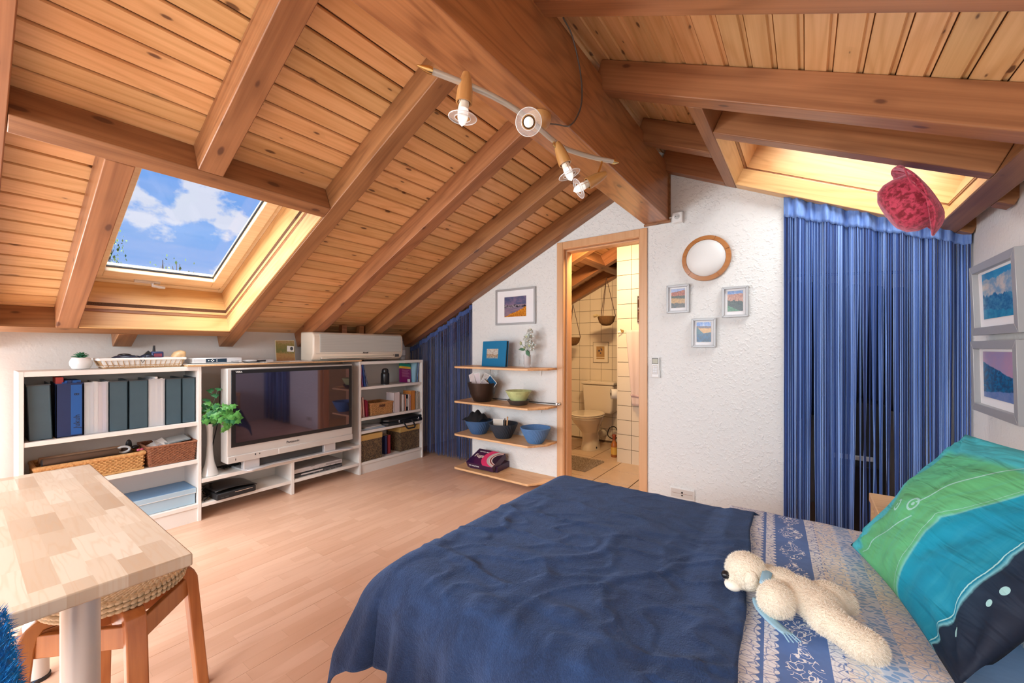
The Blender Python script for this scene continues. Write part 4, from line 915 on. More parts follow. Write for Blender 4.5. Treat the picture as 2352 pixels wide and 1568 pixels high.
# glass vase with white roses
th = THING('glass_vase', 'slim clear glass vase on the topmost pine shelf', 'vase', (-2.005, 2.99, on(1.032)))
GV = plain('vase_glass', (.80, .80, .80), .08, Alpha=.45)
OBJ('body', MB().lathe([(.032, 0), (.030, .006), (.024, .018), (.033, .03), (.035, .115), (.032, .115), (.030, .03)], 20), GV, th, M=Matrix())
OBJ('filling', MB().lathe([(.024, .03), (.028, .105)], 14), plain('glass_pebbles', (.78, .76, .74), .3, bump=1, bscale=120, bdist=.004), th, M=Matrix())
fl = THING('white_rose', 'artificial white roses with green leaves in the slim glass vase', 'flower', (-2.005, 2.99, 1.15))
PET = plain('white_petal', (.84, .84, .78), .5, Subsurface_Weight=.1); PETG = plain('petal_heart', (.66, .70, .36), .5)
def petal(w_, h_, c):
    return lambda a, b_: (w_*(b_-.5)*2*sin(pi*(.15+.75*a)), -c*(1-(2*b_-1)**2)*sin(pi*a*.6)-.25*h_*a*a, h_*a)
pmh = mesh('petal', MB().grid(petal(.018, .036, .014), 6, 6)); rq = random.Random(3)
def rose(c, s_, d):
    q = AX(d, c)
    for ring, (n_, el, sc_) in enumerate(((3, .15, .55), (5, .45, .8), (6, .85, 1.0), (6, 1.25, 1.1))):
        for k in range(n_):
            o = OBJ('petal', pmh, None, fl, M=q @ RZ(2*pi*k/n_+ring*.6) @ T_((0, -.002-.002*ring, -.005*ring)) @ RX(el*.9) @ Matrix.Scale(s_*sc_, 4))
    OBJ('rose_heart', MB().ell((0, 0, 0), (.008*s_, .008*s_, .011*s_), 10, 8), PETG, fl, M=q @ T_((0, 0, .010)))
pmh.materials.append(PET)
rose((.012, -.01, .150), 1.15, (-.15, -.9, .4)); rose((.032, -.01, .075), 1.1, (.3, -.8, .1)); rose((.035, .0, .215), .55, (.5, -.3, .9))
stm2 = MB().tube([(0, 0, -.04), (.004, 0, .03), (.012, 0, .14)], .0022, 6).tube([(0, 0, -.03), (.02, 0, .03), (.03, 0, .07)], .002, 6).tube([(0, 0, .0), (-.02, -.01, .05), (-.05, -.01, .09)], .002, 6)
SG = plain('sage_leaf', (.10, .24, .14), .5)
OBJ('stems', stm2, SG, fl, M=Matrix())
lm2 = mesh('leaf', MB().grid(leafblade(.075, .020, .006), 8, 4)); lm2.materials.append(SG)
for M_ in (T_((-.015, -.01, .045)) @ RZ(pi) @ RY(.05) @ RX(.8), T_((.005, -.015, .035)) @ RZ(-.4) @ RY(.9) @ RX(.6), T_((-.05, -.01, .09)) @ RZ(pi*.9) @ RY(-.6) @ RX(.5) @ Matrix.Scale(.6, 4)): OBJ('leaf', lm2, None, fl, M=M_, solid=.001)
OBJ('bud', MB().ell((-.062, -.01, .098), (.012, .010, .018)).ell((-.022, -.012, .058), (.010, .010, .012)), plain('bud_green', (.42, .45, .25), .6), fl, M=Matrix())
# bowl with cards
th = THING('brown_bowl', 'dark brown metallic tapered bowl full of cards on the second pine shelf', 'bowl', (-2.49, 2.95, on(.700)))
OBJ('body', MB().lathe([(.078, 0), (.084, .004), (.118, .075), (.145, .178), (.141, .178), (.113, .075), (.076, .010), (.001, .008)], 40), plain('bronze_brown', (.050, .032, .025), .32, .5), th, M=Matrix())
def card(label, loc, sx, sz, mat, rot, group='cards in the dark brown bowl', name='postcard'):
    t = THING(name, label, 'card', loc, rot=rot, group=None)
    OBJ('card', MB().box(-sx/2, sx/2, -.001, .001, 0, sz), PAPER, t, M=Matrix()); OBJ('print', MB().box(-sx/2+.004, sx/2-.004, -.0016, -.0011, .004, sz-.004), mat, t, M=Matrix()); return t
cd1 = plain('card_pale', (.66, .56, .54), .6, nscale=30, namt=.2); cd2 = pic('card_black_white', ((.62, .54, .52), (.50, .44, .44), 8), [(.35, .0, .6, 9, (.02, .02, .02), (.55, .48, .46), 14)])
cd3 = pic('card_sea', ((.02, .12, .24), (.03, .18, .32), 4), [(.5, -.2, .04, 3, (.45, .22, .05), (.30, .14, .03), 8)])
card('pale card leaning left in the brown bowl', (-2.575, 2.935, .80), .075, .17, cd1, RZ(-.1) @ RY(-.42) @ RX(-.1))
card('second pale card behind the leaning one in the brown bowl', (-2.545, 2.955, .80), .08, .165, plain('card_rose', (.72, .60, .60), .6), RY(-.15))
card('black and white photo card in the middle of the brown bowl', (-2.465, 2.92, .80), .135, .10, cd2, RY(.55) @ RX(-.12))
card('sea and sand coloured card at the right of the brown bowl', (-2.435, 2.955, .83), .11, .115, cd3, RY(.72))
card('striped pale card in the centre back of the brown bowl', (-2.495, 2.965, .80), .07, .17, plain('card_grey', (.50, .44, .40), .6, nscale=60, namt=.5), RY(.3))
th = THING('green_bowl', 'pale green ribbed bowl stacked in a dark saucer on the second shelf', 'bowl', (-2.075, 2.955, .7245))
mb = MB(); prof = []
for k in range(15): a = k/14; prof.append((.062+.055*a+.0028*(k % 2), .100*a+.002))
OBJ('body', mb.lathe([(.058, 0)]+prof+[(.112, .100)]+[(.106-.05*a, .096-.085*a) for a in (0, .5, 1)]+[(.001, .010)], 40), plain('green_glaze', (.52, .58, .26), .4, nscale=18, namt=.5), th, M=Matrix())
th = THING('dark_saucer', 'dark grey saucer under the pale green bowl', 'bowl', (-2.075, 2.955, on(.700)))
OBJ('body', MB().lathe([(.070, 0), (.076, .003), (.106, .044), (.102, .045), (.072, .010), (.066, .022), (.001, .022)], 40), plain('grey_glaze', (.075, .060, .052), .35), th, M=Matrix())
def wovenbowl(label, x, y, z, r0, r1, h, c1, c2, name='woven_bowl'):
    t = THING(name, label, 'bowl', (x, y, z))
    m, nt, b = newmat('bowl_weave_'+label[:6], rough=.6); n = NOISE(nt, OBJC(nt), 90, 2, .5); nt.links.new(MIX(nt, n, c1, c2), b.inputs['Base Color'])
    mb = MB(); S_ = 72; K = 22
    def rad(a, th_): return (r0+(r1-r0)*a**.85)+.0022*sin(th_*30+a*22)
    vs = []; fs = []
    for i in range(K+1):
        for k in range(144):
            q = 2*pi*k/144; a = i/K; r_ = rad(a, q) if 0 < i < K else (r0+(r1-r0)*a**.85)
            vs.append((r_*cos(q), r_*sin(q), h*a))
    for i in range(K):
        for k in range(144): k2 = (k+1) % 144; fs.append((i*144+k, i*144+k2, (i+1)*144+k2, (i+1)*144+k))
    mb.add(vs, fs); OBJ('outer_weave', mb, m, t, M=Matrix())
    OBJ('inner', MB().lathe([(r1-.004, h), (r0+(r1-r0)*.5-.002, h*.45), (r0-.008, .008), (.001, .008)], 48, caps=False).lathe([(r0, 0), (.001, 0.0)], 48, caps=False), m, t, M=Matrix())
    OBJ('rim', MB().tube([(r1*cos(2*pi*k/60)-.002*cos(2*pi*k/60), r1*sin(2*pi*k/60), h) for k in range(60)], .004, 6, closed=True), m, t, M=Matrix()); return t
wovenbowl('mid blue woven bowl with black cloth, left on the third pine shelf', -2.545, 2.96, on(.386), .068, .132, .125, (.03, .09, .22), (.06, .15, .32))
wovenbowl('near black woven bowl with papers, middle of the third pine shelf', -2.24, 2.95, on(.386), .068, .132, .130, (.012, .018, .03), (.03, .045, .065))
wovenbowl('empty bright blue woven bowl, right on the third pine shelf', -1.895, 2.955, on(.386), .064, .132, .130, (.05, .16, .38), (.12, .26, .50))
th = THING('black_cloth', 'crumpled black cloth heaped in the left blue bowl', 'cloth', (-2.56, 2.955, .47))
OBJ('folds', MB().grid(lambda a, b_: ((-.115+.215*a)*1, (-.09+.18*b_), .045+.085*max(0, sin(pi*a*.9+.1))*max(0, sin(pi*b_))+.012*sin(19*a+7*b_)*sin(pi*b_)), 34, 22), plain('black_velvet', (.006, .006, .008), .9), th, M=Matrix(), solid=.004)
OBJ('lining', MB().ell((-.01, -.05, .032), (.07, .03, .02)), plain('taupe', (.10, .08, .09), .8), th, M=Matrix())
card('cream block of paper standing in the near black bowl', (-2.275, 2.92, .42), .115, .135, plain('cream_card', (.70, .62, .52), .7), RX(-.05) @ RY(-.06), name='notepad')
th = THING('wooden_comb', 'two light wooden sticks standing in the near black bowl', 'stick', (-2.19, 2.93, .41))
OBJ('stick', MB().tube([(0, 0, .0), (.012, 0, .175)], [.005, .0075], 8), SHELFPINE, th, M=Matrix()); OBJ('stick', MB().tube([(-.02, -.005, 0), (-.014, -.005, .158)], .0055, 8), plain('dark_stick', (.10, .06, .04), .5), th, M=Matrix())
# boxed game
th = THING('game_box', 'purple and pink boxed game lying tilted on the lowest pine shelf', 'box', (-2.44, 2.95, on(.066)), rz=.0)
gm_, gnt, gbs = newmat('game_art', rough=.3); gx, gy, gz = SEP(gnt, GENC(gnt))
dd = N(gnt, 'ShaderNodeVectorMath', {0: CMB(gnt, gx, gy, 0), 1: (1.15, .55, 0)}, operation='DISTANCE').outputs['Value']
gcol = RAMP(gnt, dd, [(0, (.02, .008, .03)), (.36, (.02, .008, .03)), (.37, (.80, .72, .66)), (.40, (.28, .08, .08)), (.45, (.80, .70, .60)), (.48, (.52, .48, .46)), (.56, (.75, .04, .16)), (.74, (.70, .06, .10)), (.75, (.06, .008, .06)), (1, (.03, .006, .05))], 'CONSTANT')
gnt.links.new(gcol, gbs.inputs['Base Color'])
GM = RX(.0) @ T_((0, -.10, .0)); tilt = RX(.70)
PURD = plain('game_side', (.045, .012, .05), .35)
OBJ('base_box', MB().box(-.155, .16, -.06, .165, .0, .055), PURD, th, M=RZ(.1), bevel=.002)
OBJ('lid', MB().box(-.165, .150, 0, .215, .0, .055), PURD, th, M=T_((0, -.105, .0)) @ RZ(-.0) @ RX(.0) @ T_((0, 0, .060)) @ RX(.42) @ T_((0, 0, -.055)), bevel=.002)
OBJ('lid_art', MB().box(-.164, .149, .001, .214, .0551, .0556), gm_, th, M=T_((0, -.105, .0)) @ T_((0, 0, .060)) @ RX(.42) @ T_((0, 0, -.055)))
LM = T_((0, -.105, .060)) @ RX(.42)
text_obj('lettering', 'Fuga', .060, plain('game_ivory', (.72, .60, .52), .5), th, LM @ T_((-.085, .115, .0012)), bold=True)
text_obj('lettering', 'BRETTSPIEL SPIELE', .014, WHITEP, th, LM @ T_((-.07, .178, .0012)), bold=True)
text_obj('lettering', 'MIT STRATEGIE', .018, WHITEP, th, LM @ T_((-.075, -.0003, -.028)) @ RX(pi/2), bold=True)
# towel rail along the second shelf
th = THING('metal_rail', 'thin metal rail with ball end along the wall above the second pine shelf', 'rail', (-2.2, 3.10, .716))
OBJ('rod', MB().tube([(-.42, 0, -.006), (.455, 0, .0)], .004, 8), GREYD, th, M=Matrix()); OBJ('ball', MB().ell((.462, -.004, 0), (.016, .016, .016)), CHROME, th, M=Matrix()); OBJ('joint', MB().box(.425, .445, -.01, .012, -.018, .010), CHROME, th, M=Matrix(), bevel=.003)

# ------------------------------------------------------------ fringe curtains
def fringe(name, label, x0, x1, y0, ztop, n, headh, seed, c, group=None, zend=.02, part=.6):
    rr = random.Random(seed); t = THING(name, label, 'curtain', ((x0+x1)/2, y0, 0))
    m, nt, b = newmat('fringe_'+name+str(seed), rough=.6)
    x, y, z = SEP(nt, OBJC(nt))
    nn = N(nt, 'ShaderNodeTexWhiteNoise', {'Vector': CMB(nt, MA(nt, 'FLOOR', MA(nt, 'MULTIPLY', x, 330)), 0, 0)}).outputs['Value']
    n2 = NOISE(nt, CMB(nt, MA(nt, 'MULTIPLY', x, 60), 0, MA(nt, 'MULTIPLY', z, .7)), 1, 2)
    nt.links.new(RAMP(nt, MA(nt, 'MULTIPLY_ADD', n2, .35, MA(nt, 'MULTIPLY', nn, .65)), [(.28, c[0]), (.52, c[1]), (.74, c[2])]), b.inputs['Base Color'])
    b.inputs['Sheen Weight'].default_value = .3
    mb = MB()
    fold = lambda u: .018*sin(u*41)+.010*sin(u*97+1.3)+.006*sin(u*171)
    gaps = [rr.uniform(x0, x1) for _ in range(9)]
    for i in range(n):
        u = x0+(x1-x0)*(i+rr.random()*.8)/n; zt = ztop(u)-headh(u)*.9; zb = zend+rr.uniform(0, .04)
        yy = y0+fold(u)+rr.uniform(-.004, .004); w_ = rr.uniform(.0009, .0017)
        push = 0
        for g_ in gaps:
            d = u-g_
            if abs(d) < .035: push += (1 if d > 0 else -1)*(.035-abs(d))*.55
        push *= part; wob = rr.uniform(-.004, .004); ph = rr.uniform(0, 6.28)
        segs = 7; o = len(mb.v)
        for k in range(segs+1):
            a = k/segs; z = zt+(zb-zt)*a; px_ = u+push*a**1.3+wob*a+.0015*sin(ph+a*5)
            for (dx, dy) in ((-w_, 0), (0, -w_), (w_, 0), (0, w_)): mb.v.append((px_+dx, yy+dy, z))
        for k in range(segs):
            for q in range(4): q2 = (q+1) % 4; mb.f.append((o+4*k+q, o+4*k+q2, o+4*k+4+q2, o+4*k+4+q))
    s_ = B('fringe_strings', mb, m, t); s_['kind'] = 'stuff'
    hm, hnt, hb_ = newmat('heading_'+name+str(seed), c[2], .85)
    hn = NOISE(hnt, MAPV(hnt, OBJC(hnt), (90, 90, 14)), 1, 3); hnt.links.new(MIX(hnt, hn, c[1], c[2]), hb_.inputs['Base Color'])
    hnt.links.new(BUMP(hnt, hn, .4, .003), hb_.inputs['Normal'])
    B('heading_band', MB().grid(lambda a, b_: (x0+(x1-x0)*a, y0-.006+fold(x0+(x1-x0)*a)*.9-.004*sin(b_*pi), ztop(x0+(x1-x0)*a)+.003*sin(a*160)-headh(x0+(x1-x0)*a)*b_), 220, 6), hm, t, solid=.004)
    B('curtain_rod', MB().tube([(x0, y0+.042, ztop(x0)-.03), (x1, y0+.042, ztop(x1)-.03)], .004, 8), WHITEP, t)
    return t
fringe('fringe_curtain', 'long bright blue string curtain over the closet, right of the wall pictures', -.112, .690, 3.085, lambda u: 2.165-.4375*(u+.11), 520, lambda u: .125-.05*(u+.11)/.8, 11, ((.008, .025, .13), (.045, .14, .50), (.30, .47, .84)), part=.9)
fringe('fringe_curtain', 'dark blue string curtain in the corner between bookcase and pine shelves', -3.775, -2.772, 3.150, lambda u: 2.50+.47*(u+1.0)-.004, 470, lambda u: .05, 12, ((.004, .014, .06), (.022, .06, .20), (.10, .15, .38)), part=.3)
# closet contents behind the right curtain
th = THING('cabinet', 'black cabinet with a pale handle bar dimly visible behind the blue curtain', 'cabinet', (.26, 3.55, 0))
OBJ('body', MB().box(-.19, .14, -.2, .15, .0, .86), BLACKM, th, M=Matrix(), bevel=.02); OBJ('handle_bar', MB().box(-.12, .08, -.215, -.20, .50, .53), SILVER, th, M=Matrix(), bevel=.004); OBJ('drawer_front', MB().box(-.17, .12, -.206, -.20, .05, .46), BLACK, th, M=Matrix())
th = THING('hanging_coats', 'dark garments hanging in the closet behind the blue curtain', 'clothes', (.0, 3.82, 1.5))
for k in range(6): OBJ('garment', MB().box(-.11+.115*k, -.02+.115*k, -.10, .10, -.85+.06*(k % 3), .22-.02*k), [BLACKM, plain('coat_navy', (.02, .03, .07), .9), plain('coat_grey', (.06, .06, .07), .9)][k % 3], th, M=Matrix(), bevel=.03)
B('hanging_rail', MB().tube([(-.12, 0, .26), (.68, 0, .20)], .012, 8), CHROME, th) if False else OBJ('hanging_rail', MB().tube([(-.10, 0, .27), (.69, 0, .22)], .012, 8), CHROME, th, M=Matrix())

# ------------------------------------------------------------ track light
def zp(px, py, z):     # calibration helper: photo pixel to a point at height z
    a = math.atan2(674, 928); t = (px-1176)/928; d = (-sin(a)+t*cos(a), cos(a)+t*sin(a), (798-py)/928); q = (z-1.21)/d[2]
    return Vector((q*d[0], q*d[1], z))
tl_ = THING('track_light', 'wavy ceiling rail lamp with four wooden spots under the ridge beam', 'lamp', (-.88, 1.40, 2.152))
rail = [Vector(p) for p in ((-.930, .858, 2.06), (-.893, .953, 2.06), (-.862, 1.045, 2.06), (-.842, 1.14, 2.06), (-.833, 1.24, 2.06), (-.835, 1.33, 2.06), (-.838, 1.42, 2.06), (-.832, 1.52, 2.06), (-.800, 1.61, 2.06), (-.760, 1.69, 2.06), (-.712, 1.765, 2.06))]
GREIGE = plain('rail_satin', (.58, .54, .47), .35, .35); CONEW = wood('turned_wood', (.56, .30, .10), (.44, .20, .055), 'Z', knots=0, rough=.35, vary=.0, rings=.4, coat=.2)
B('rail', MB().tube(SM(rail), .010, 12), GREIGE, tl_)
d0 = (rail[0]-rail[1]).normalized(); d1 = (rail[-1]-rail[-2]).normalized()
B('end_cap', MB().lathe([(.0115, -.002), (.011, .012), (.002, .045)], 14, AX(d0, rail[0])), BRASS, tl_); B('end_cap', MB().lathe([(.0115, -.002), (.011, .010), (.002, .032)], 14, AX(d1, rail[-1])), BRASS, tl_)
B('canopy', MB().lathe([(.052, 0), (.052, -.018), (.044, -.036), (.028, -.050), (.010, -.054)], 32, T_((-.880, 1.395, 2.151))), CONEW, tl_)
B('canopy_stem', MB().tube([(-.878, 1.395, 2.10), (-.845, 1.395, 2.062)], .006, 8), BRASS, tl_)
bm_, bnt, bbs = newmat('bulb_glow', (.9, .9, .88), .3); bbs.inputs['Emission Color'].default_value = (1, .95, .88, 1); bbs.inputs['Emission Strength'].default_value = .55
RG = plain('ring_glass', (.80, .78, .76), .08, Alpha=.22)
def spot(base, d, on_rail, label=None):
    M = AX(d, base); s_ = OBJ('spot_cone', MB().lathe([(.003, -.100), (.012, -.094), (.0195, -.070), (.0245, -.040), (.0265, -.010), (.0265, 0), (.022, 0), (.020, -.02)], 28), CONEW, tl_, M=parent_world(tl_).inverted() @ M)
    OBJ('socket', MB().lathe([(.0165, -.01), (.0165, .022)], 18), IVORY, s_, M=Matrix())
    OBJ('bulb', MB().lathe([(.0165, .020), (.0175, .030), (.0165, .048), (.010, .066), (.001, .074)], 20), bm_, s_, M=Matrix())
    rg_ = MB(); prof = [(.026, .046), (.044, .044), (.046, .047), (.044, .050), (.026, .052)]
    rg_.lathe(prof+[prof[0]], 36, caps=False); OBJ('glass_ring', rg_, RG, s_, M=Matrix())
    OBJ('ring_rim', MB().tube([(.0455*cos(2*pi*k/36), .0455*sin(2*pi*k/36), .047) for k in range(36)], .0014, 5, closed=True).tube([(.026*cos(2*pi*k/36), .026*sin(2*pi*k/36), .048) for k in range(36)], .0013, 5, closed=True), plain('rim_glass', (.85, .84, .82), .1), s_, M=Matrix())
    OBJ('ring_wire', MB().tube([(.020, 0, .0), (.028, 0, .018), (.036, 0, .046)], .0011, 5), BRASS, s_, M=Matrix()); OBJ('ring_wire', MB().tube([(-.020, 0, .0), (-.028, 0, .018), (-.036, 0, .046)], .0011, 5), BRASS, s_, M=Matrix())
    mid = Vector(base)-Vector(d).normalized()*.045
    B('swivel_arm', MB().tube([on_rail, Vector(on_rail)+Vector((0, 0, -.014)), mid], .0045, 8), BRASS, tl_)
spot((-.893, .965, 2.000), (-.10, -.02, -1), (-.893, .953, 2.055))
spot((-.815, 1.225, 2.030), (.80, -1.20, -.80), (-.833, 1.24, 2.055))
spot((-.800, 1.475, 1.965), (.30, .20, -.94), (-.835, 1.44, 2.055))
spot((-.790, 1.665, 1.945), (-.68, -.55, -.50), (-.745, 1.715, 2.055))
th = THING('lamp_cable', 'double black cable looping over the ridge beam side to the lamp canopy', 'cable', (-.812, 1.6, 2.3))
cp = [(-.812, 1.48, 2.575), (-.808, 1.545, 2.548), (-.806, 1.605, 2.47), (-.806, 1.640, 2.38), (-.806, 1.635, 2.29), (-.806, 1.585, 2.205), (-.806, 1.535, 2.155), (-.812, 1.505, 2.138), (-.835, 1.465, 2.135), (-.862, 1.43, 2.132)]
cp = [tuple(p) for p in SM(cp)]
B('wire', MB().tube(cp, .0028, 6), BLACK, th); B('wire', MB().tube([(x+.002, y-.007, z-.003) for x, y, z in cp], .0028, 6), plain('cable_grey', (.12, .10, .09), .4), th)

# ------------------------------------------------------------ red velvet hat
hm_, hnt, hbs = newmat('red_velvet', (.40, .012, .035), .75)
hn = NOISE(hnt, OBJC(hnt), 55, 4, .6, .4); hnt.links.new(RAMP(hnt, hn, [(.40, (.22, .004, .015)), (.56, (.60, .05, .10))]), hbs.inputs['Base Color']); hbs.inputs['Sheen Weight'].default_value = .8; hbs.inputs['Sheen Tint'].default_value = (1, .5, .6, 1)
_z = Vector((-.88, .10, -.46)).normalized(); _x = Vector((-.46, .0, .88)); _x = (_x-_z*_x.dot(_z)).normalized(); _y = _z.cross(_x); HATM = frame_mat(_x, _y, _z, (0, 0, 0))
hat = THING('velvet_hat', 'crushed red velvet hat hanging from the skylight header', 'hat', rot=T_((.392, 2.275, 1.822)) @ HATM)
crown = [(.098, 0), (.104, .02), (.110, .05), (.108, .085), (.094, .112), (.065, .128), (.001, .132)]
def crownf(a, b_):
    i = a*(len(crown)-1); k = min(int(i), len(crown)-2); f = i-k; r_ = crown[k][0]*(1-f)+crown[k+1][0]*f; z = crown[k][1]*(1-f)+crown[k+1][1]*f
    q = 2*pi*b_; w_ = 1+.03*sin(3*q+1+z*14)*(z/.12)+.008*sin(7*q); return (r_*w_*cos(q)*1.05, r_*w_*sin(q)*.92, z)
OBJ('crown', MB().grid(crownf, 24, 48), hm_, hat, M=Matrix(), solid=.004)
OBJ('brim', MB().grid(lambda a, b_: ((.096+.052*a)*cos(2*pi*b_)*1.05, (.096+.052*a)*sin(2*pi*b_)*.95, .004+.022*a*a+.010*a*a*sin(4*pi*b_+.6)+.03*a*a*max(0, -cos(2*pi*b_))), 8, 56), hm_, hat, M=Matrix(), solid=.005)
OBJ('brim_edge', MB().tube([(.148*cos(2*pi*k/56)*1.05, .148*sin(2*pi*k/56)*.95, .026+.010*sin(8*pi*k/56+.6)+.03*max(0, -cos(2*pi*k/56))) for k in range(56)], .003, 6, closed=True), hm_, hat, M=Matrix())
OBJ('ribbon_seam', MB().tube([(.104*1.05*cos(2*pi*k/40), .104*.92*sin(2*pi*k/40), .022) for k in range(40)], .0018, 5, closed=True), plain('seam_pink', (.75, .30, .35), .7), hat, M=Matrix())
# ------------------------------------------------------------ bathroom things
WC = plain('toilet_ceramic', (.78, .68, .54), .12, Coat_Weight=.4)
to = THING('toilet', 'cream ceramic toilet with cistern and closed lid in the bathroom', 'toilet', (-2.07, 4.40, .011))
def tf(prof_y, pts):
    return None
mb = MB(); sec = [(0, .105, .150, .04), (.03, .10, .145, .04), (.10, .088, .125, .045), (.20, .090, .125, .03), (.27, .125, .165, .0), (.33, .160, .205, -.03), (.385, .178, .235, -.045), (.40, .178, .235, -.045)]
def bowlf(a, b_):
    i = a*(len(sec)-1); k = min(int(i), len(sec)-2); f = i-k; s0, s1 = sec[k], sec[k+1]; z, rx, ry, yo = [s0[j]*(1-f)+s1[j]*f for j in range(4)]
    q = 2*pi*b_; return (rx*cos(q), yo+ry*sin(q), z)
OBJ('bowl', mb.grid(bowlf, 28, 40), WC, to, M=Matrix())
OBJ('seat', MB().lathe([(.001, .402), (1, .402), (1.02, .409), (1, .416), (.001, .416)], 40, Matrix.Diagonal((.185, .240, 1, 1)) ), WC, to, M=T_((0, -.045, 0)))
OBJ('lid', MB().lathe([(.001, .421), (1, .421), (1.01, .428), (.97, .436), (.001, .440)], 40, Matrix.Diagonal((.188, .243, 1, 1))), WC, to, M=T_((0, -.045, 0)))
OBJ('seat_gap', MB().lathe([(.97, .414), (.97, .423)], 40, Matrix.Diagonal((.185, .240, 1, 1))), BLACKM, to, M=T_((0, -.045, 0)))
OBJ('cistern', MB().prism([(-.165, .39), (.165, .39), (.185, .42), (.205, .74), (-.205, .74), (-.185, .42)], .235, .432), WC, to, M=Matrix(), bevel=.018)
OBJ('cistern_lid', MB().box(-.215, .215, .225, .434, .742, .778), WC, to, M=Matrix(), bevel=.010)
OBJ('flush_pipe', MB().tube([(.0, .30, .39), (.0, .22, .30), (.0, .12, .27)], .03, 12), WC, to, M=Matrix()); OBJ('outlet_bend', MB().tube([(.0, .12, .12), (.0, .25, .12), (0, .43, .12)], .045, 12), WC, to, M=Matrix())
OBJ('water_hose', MB().tube(SM([(.19, .42, .15), (.17, .38, .22), (.12, .33, .21), (.10, .32, .12), (.15, .38, .07), (.2, .43, .10)]), .006, 8), BLACK, to, M=Matrix()); OBJ('bolt_cap', MB().ell((.095, .0, .03), (.008, .012, .012)), BLACK, to, M=Matrix())
th = THING('toilet_roll', 'white toilet paper roll on its holder beside the cistern', 'paper roll', (-1.735, 4.30, .665))
OBJ('paper', MB().lathe([(.020, -.05), (.056, -.05), (.056, .05), (.020, .05), (.020, -.05)], 28, RX(0) @ RY(pi/2) @ RX(.3), caps=False), PAPER, th, M=T_((.03, .0, .03)) @ RZ(.9)); OBJ('holder', MB().tube([(.13, 0, .03), (-.03, 0, .03)], .008, 8), CHROME, th, M=Matrix()); OBJ('core', MB().lathe([(.0195, -.051), (.0195, .051)], 20, RY(pi/2) @ RX(.3), caps=True), plain('card_core', (.10, .06, .04), .8), th, M=T_((.03, 0, .03)) @ RZ(.9))
th = THING('detergent_bottle', 'brown and yellow cleaning bottle on the bathroom floor by the pier', 'bottle', (-1.70, 4.25, .011))
OBJ('body', MB().lathe([(.030, 0), (.034, .008), (.034, .13), (.022, .165), (.016, .175), (.016, .19)], 20), plain('amber_bottle', (.42, .14, .03), .25), th, M=Matrix()); OBJ('label', MB().lathe([(.0345, .03), (.0345, .11)], 20, caps=False), plain('yellow_label', (.75, .45, .08), .5), th, M=Matrix()); OBJ('cap', MB().lathe([(.018, .19), (.018, .215), (.024, .235), (.020, .245)], 16), plain('red_cap', (.30, .06, .02), .4), th, M=Matrix())
# rug: a shaggy cut pile
rg = THING('bath_rug', 'shaggy beige and brown bath rug on the bathroom tiles', 'rug', (-1.95, 3.78, .0106))
OBJ('backing', MB().box(-.42, .24, -.21, .21, 0, .008), plain('rug_back', (.40, .33, .25), .95), rg, M=RZ(-.03))
rgr = random.Random(9); pl1, pl2, pl3 = MB(), MB(), MB()
for i in range(13000):
    x = rgr.uniform(-.425, .245); y = rgr.uniform(-.215, .215); L = rgr.uniform(.009, .018); dx, dy = rgr.uniform(-.012, .012), rgr.uniform(-.012, .012); w_ = .0016
    q = rgr.choice((pl1, pl1, pl2, pl3)); a = rgr.uniform(0, pi); o = len(q.v)
    q.v += [(x-w_*cos(a), y-w_*sin(a), .006), (x+w_*cos(a), y+w_*sin(a), .006), (x+dx, y+dy, .006+L)]; q.f.append((o, o+1, o+2))
for q, c in ((pl1, (.62, .50, .37)), (pl2, (.42, .31, .21)), (pl3, (.20, .13, .08))):
    o = OBJ('pile', q, plain('pile', c, .9), rg, M=RZ(-.03)); o['kind'] = 'stuff'
# towel, hook, tile picture, mirror
th = THING('towel', 'pale pink towel hanging on the tiled pier in the bathroom', 'towel', (-1.40, 4.055, .62))
OBJ('cloth', MB().grid(lambda a, b_: (-.095+.06*a+(.34-.10*a)*b_-.0, .014*sin(b_*14+a)-.004, .77*(1-a)), 30, 30), plain('pink_terry', (.74, .58, .52), .95, bump=.5, bscale=220), th, M=Matrix(), solid=.008)
OBJ('woven_border', MB().grid(lambda a, b_: (-.052+.012*a+.255*b_, .014*sin(b_*14+.88)-.011, .115-.03*a), 2, 30), plain('pink_border', (.62, .44, .42), .8), th, M=Matrix(), solid=.002)
th = THING('towel_hook', 'small brass hook left of the pink towel', 'hook', (-1.545, 4.088, 1.38))
OBJ('hook', MB().tube([(0, 0, 0), (0, -.03, 0), (0, -.045, .02)], .005, 8).tube([(0, -.02, 0), (-.03, -.035, -.01)], .004, 8), BRASS, th, M=Matrix()); OBJ('rosette', MB().lathe([(.016, 0), (.012, .006)], 16, RX(pi/2)), BRASS, th, M=Matrix())
th = THING('tile_picture', 'decorated tile picture framed in tiles above the cistern', 'picture', (-2.115, 4.838, 1.15))
OBJ('panel', MB().box(-.10, .10, -.008, 0, -.128, .128), TILE, th, M=Matrix(), bevel=.002); OBJ('border', MB().box(-.104, .104, -.005, .001, -.132, .132), GROUT, th, M=Matrix())
OBJ('print', MB().box(-.055, .055, -.0095, -.008, -.06, .075), plain('sepia_print', (.42, .25, .10), .5, nscale=20, namt=.3), th, M=Matrix()); OBJ('caption_strip', MB().box(-.055, .055, -.0095, -.008, -.085, -.070), plain('sepia_strip', (.45, .27, .10), .5), th, M=Matrix())
OBJ('blossoms', MB().ell((-.015, -.011, .02), (.014, .002, .012), 8, 6).ell((.018, -.011, .03), (.010, .002, .010), 8, 6).ell((.004, -.011, -.01), (.010, .002, .010), 8, 6).ell((.010, -.011, .045), (.007, .002, .009), 8, 6), plain('dark_blossom', (.05, .04, .09), .5), th, M=Matrix())
th = THING('wall_mirror', 'small mirror with dark edge on the tiled pier', 'mirror', (-1.27, 4.085, 1.60))
